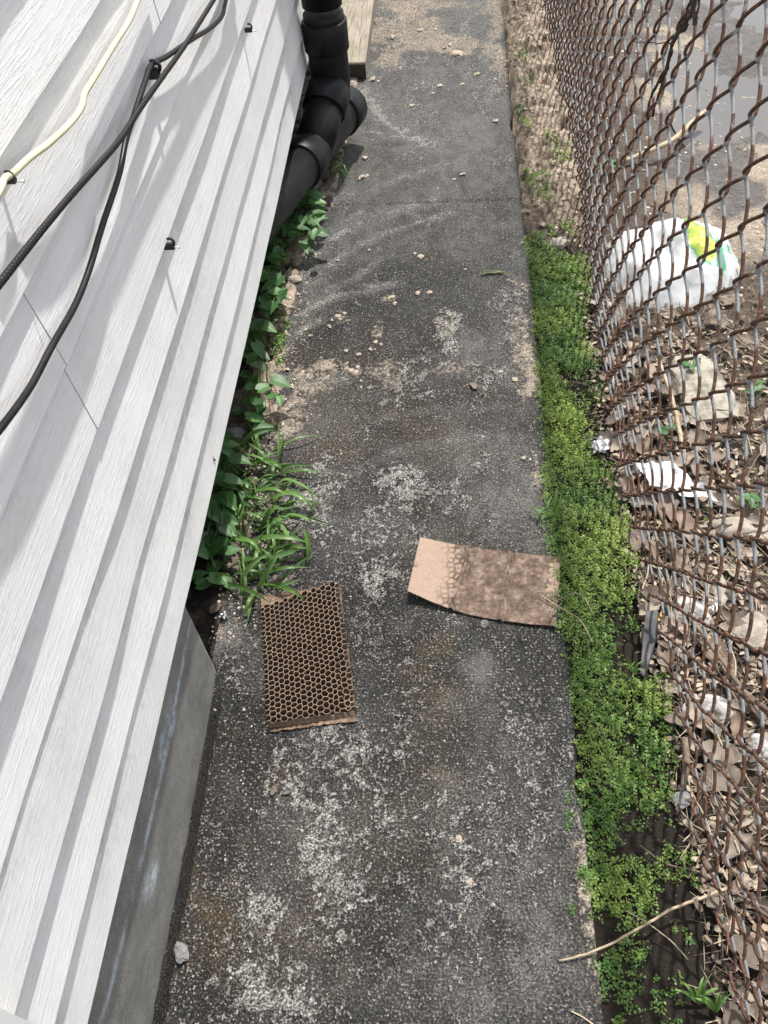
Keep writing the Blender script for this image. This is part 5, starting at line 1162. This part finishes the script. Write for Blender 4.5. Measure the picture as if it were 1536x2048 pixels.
# creeping ground cover: thousands of tiny leaves, one mass
def poly_sample(P, n, jitter=0):
    P = [(q.x, q.y) for q in (g(u, v) for u, v in P)]; xs = [q[0] for q in P]; ys_ = [q[1] for q in P]; out = []
    while len(out) < n:
        x = random.uniform(min(xs), max(xs)); y = random.uniform(min(ys_), max(ys_))
        if inpoly(x, y, P): out.append((x, y))
    return out
def area(P):
    P = [(q.x, q.y) for q in (g(u, v) for u, v in P)]; return abs(sum(P[i][0] * P[(i + 1) % len(P)][1] - P[(i + 1) % len(P)][0] * P[i][1] for i in range(len(P)))) / 2
mats = [  # polygon, sprigs per m2, height, size, yellow bias
 ([(1046, 482), (1075, 462), (1110, 500), (1150, 500), (1185, 520), (1180, 590), (1165, 640), (1180, 690), (1195, 735), (1160, 740), (1120, 730), (1080, 745), (1068, 640), (1060, 560)], 15000, .022, 1.0, .35),
 ([(1072, 735), (1120, 745), (1150, 790), (1175, 850), (1200, 900), (1225, 935), (1245, 980), (1262, 1060), (1285, 1105), (1250, 1150), (1285, 1185), (1225, 1205), (1190, 1200), (1215, 1250), (1235, 1290), (1215, 1340), (1180, 1340), (1150, 1300), (1125, 1270), (1115, 1240), (1105, 1110), (1092, 1040), (1086, 940), (1084, 850), (1076, 790)], 14000, .024, 1.0, .5),
 ([(1150, 1300), (1215, 1300), (1260, 1370), (1330, 1350), (1345, 1420), (1345, 1480), (1355, 1580), (1325, 1640), (1270, 1600), (1235, 1640), (1215, 1740), (1180, 1710), (1165, 1640), (1150, 1560), (1170, 1480), (1140, 1400)], 11500, .024, 1.05, .6),
 ([(1165, 1720), (1200, 1700), (1250, 1715), (1300, 1735), (1318, 1790), (1290, 1850), (1240, 1860), (1200, 1830), (1170, 1770)], 13000, .022, 1.15, .3),
 ([(1290, 1720), (1335, 1690), (1395, 1705), (1405, 1760), (1370, 1770), (1320, 1760)], 7500, .016, 1.0, .6),
 ([(1190, 1930), (1260, 1870), (1300, 1900), (1280, 1960), (1290, 2010), (1250, 2020), (1200, 1970)], 9500, .018, 1.15, .4),
 ([(1310, 1855), (1385, 1850), (1390, 1885), (1340, 1880)], 5500, .010, 1.1, .3), ([(1310, 1960), (1370, 1950), (1355, 2048), (1310, 2040)], 4500, .012, 1.1, .4), ([(1220, 2020), (1240, 2010), (1245, 2060), (1222, 2060)], 6000, .012, 1.1, .3),
 ([(1130, 1810), (1185, 1815), (1180, 1840), (1140, 1830)], 4500, .01, 1.0, .3), ([(1195, 745), (1215, 760), (1215, 800), (1180, 790)], 8000, .014, 1.0, .7), ([(1165, 765), (1180, 760), (1185, 800), (1170, 800)], 6000, .012, 1.0, .6),
 ([(1262, 1230), (1285, 1222), (1288, 1260), (1268, 1270)], 8000, .02, 1.0, .7), ([(1310, 1310), (1338, 1320), (1340, 1370), (1320, 1360)], 7000, .014, 1.0, .5), ([(1140, 560), (1185, 560), (1190, 620), (1150, 650)], 7000, .016, 1.0, .4),
 ([(1085, 285), (1140, 300), (1140, 330), (1100, 330)], 5000, .014, 1.2, .35), ([(1045, 260), (1060, 258), (1058, 285), (1048, 280)], 7000, .02, 1.3, .8), ([(1045, 350), (1095, 340), (1100, 400), (1060, 405)], 3800, .015, 1.2, .6),
 ([(1090, 445), (1150, 440), (1150, 475), (1100, 470)], 3200, .014, 1.2, .55), ([(530, 640), (578, 620), (575, 700), (560, 740), (540, 700)], 4500, .014, 1.3, .6), ([(1120, 1700), (1150, 1490), (1165, 1500), (1170, 1600), (1150, 1620)], 2200, .01, 1.0, .3),
 ([(1270, 1000), (1300, 1180), (1275, 1190), (1255, 1050)], 3200, .012, 1.0, .6), ([(1350, 1030), (1400, 1010), (1420, 1060), (1360, 1070)], 2500, .016, 1.2, .4), ([(1050, 480), (1180, 500), (1200, 800), (1290, 1120), (1240, 1300), (1350, 1400), (1350, 1600), (1250, 1700), (1180, 1700), (1120, 1280), (1075, 800)], 2600, .012, 1.0, .5)]
PO = []; NRM = []; SZ = []; SHD = []
for (P, dens, hgt_, szf, yb) in mats:
    ns = int(area(P) * dens * 1.9)
    for (x, y) in poly_sample(P, ns):
        gn = float(vn(x * 22, y * 22, 901)); gm = float(vn(x * 60, y * 60, 903))
        if gm < .25 and random.random() < .6: continue
        zb = (0.0 if x < .205 else gz(x, y)) ; hh_ = hgt_ * (.20 + 1.15 * gn) ; az = random.uniform(0, 6.28); ln = random.uniform(.2, .9)
        tx, ty = x + math.cos(az) * hh_ * ln, y + math.sin(az) * hh_ * ln
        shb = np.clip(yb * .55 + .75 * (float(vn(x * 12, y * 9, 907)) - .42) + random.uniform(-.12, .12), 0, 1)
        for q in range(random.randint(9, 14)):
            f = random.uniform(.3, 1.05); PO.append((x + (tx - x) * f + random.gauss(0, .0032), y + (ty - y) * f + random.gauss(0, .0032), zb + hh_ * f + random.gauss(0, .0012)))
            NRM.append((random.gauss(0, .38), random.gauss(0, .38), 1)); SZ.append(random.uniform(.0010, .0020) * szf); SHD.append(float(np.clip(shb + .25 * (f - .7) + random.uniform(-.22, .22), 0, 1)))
PO = np.array(PO); NRM = np.array(NRM); NRM /= np.linalg.norm(NRM, axis=1)[:, None]; SZ = np.array(SZ); SHD = np.array(SHD)
a = rng.uniform(0, 6.28, len(PO)); T = np.stack([np.cos(a), np.sin(a), np.zeros(len(a))], 1); T -= NRM * (T * NRM).sum(1)[:, None]; T /= np.linalg.norm(T, axis=1)[:, None]; B = np.cross(NRM, T)
S = SZ[:, None]
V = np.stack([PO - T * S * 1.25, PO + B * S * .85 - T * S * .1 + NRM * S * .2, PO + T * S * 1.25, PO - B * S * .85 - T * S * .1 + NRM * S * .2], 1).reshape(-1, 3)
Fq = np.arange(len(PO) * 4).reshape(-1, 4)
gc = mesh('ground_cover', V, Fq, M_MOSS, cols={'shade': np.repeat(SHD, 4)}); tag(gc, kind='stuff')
print('ground cover leaves', len(PO), 'dry leaves', nl)
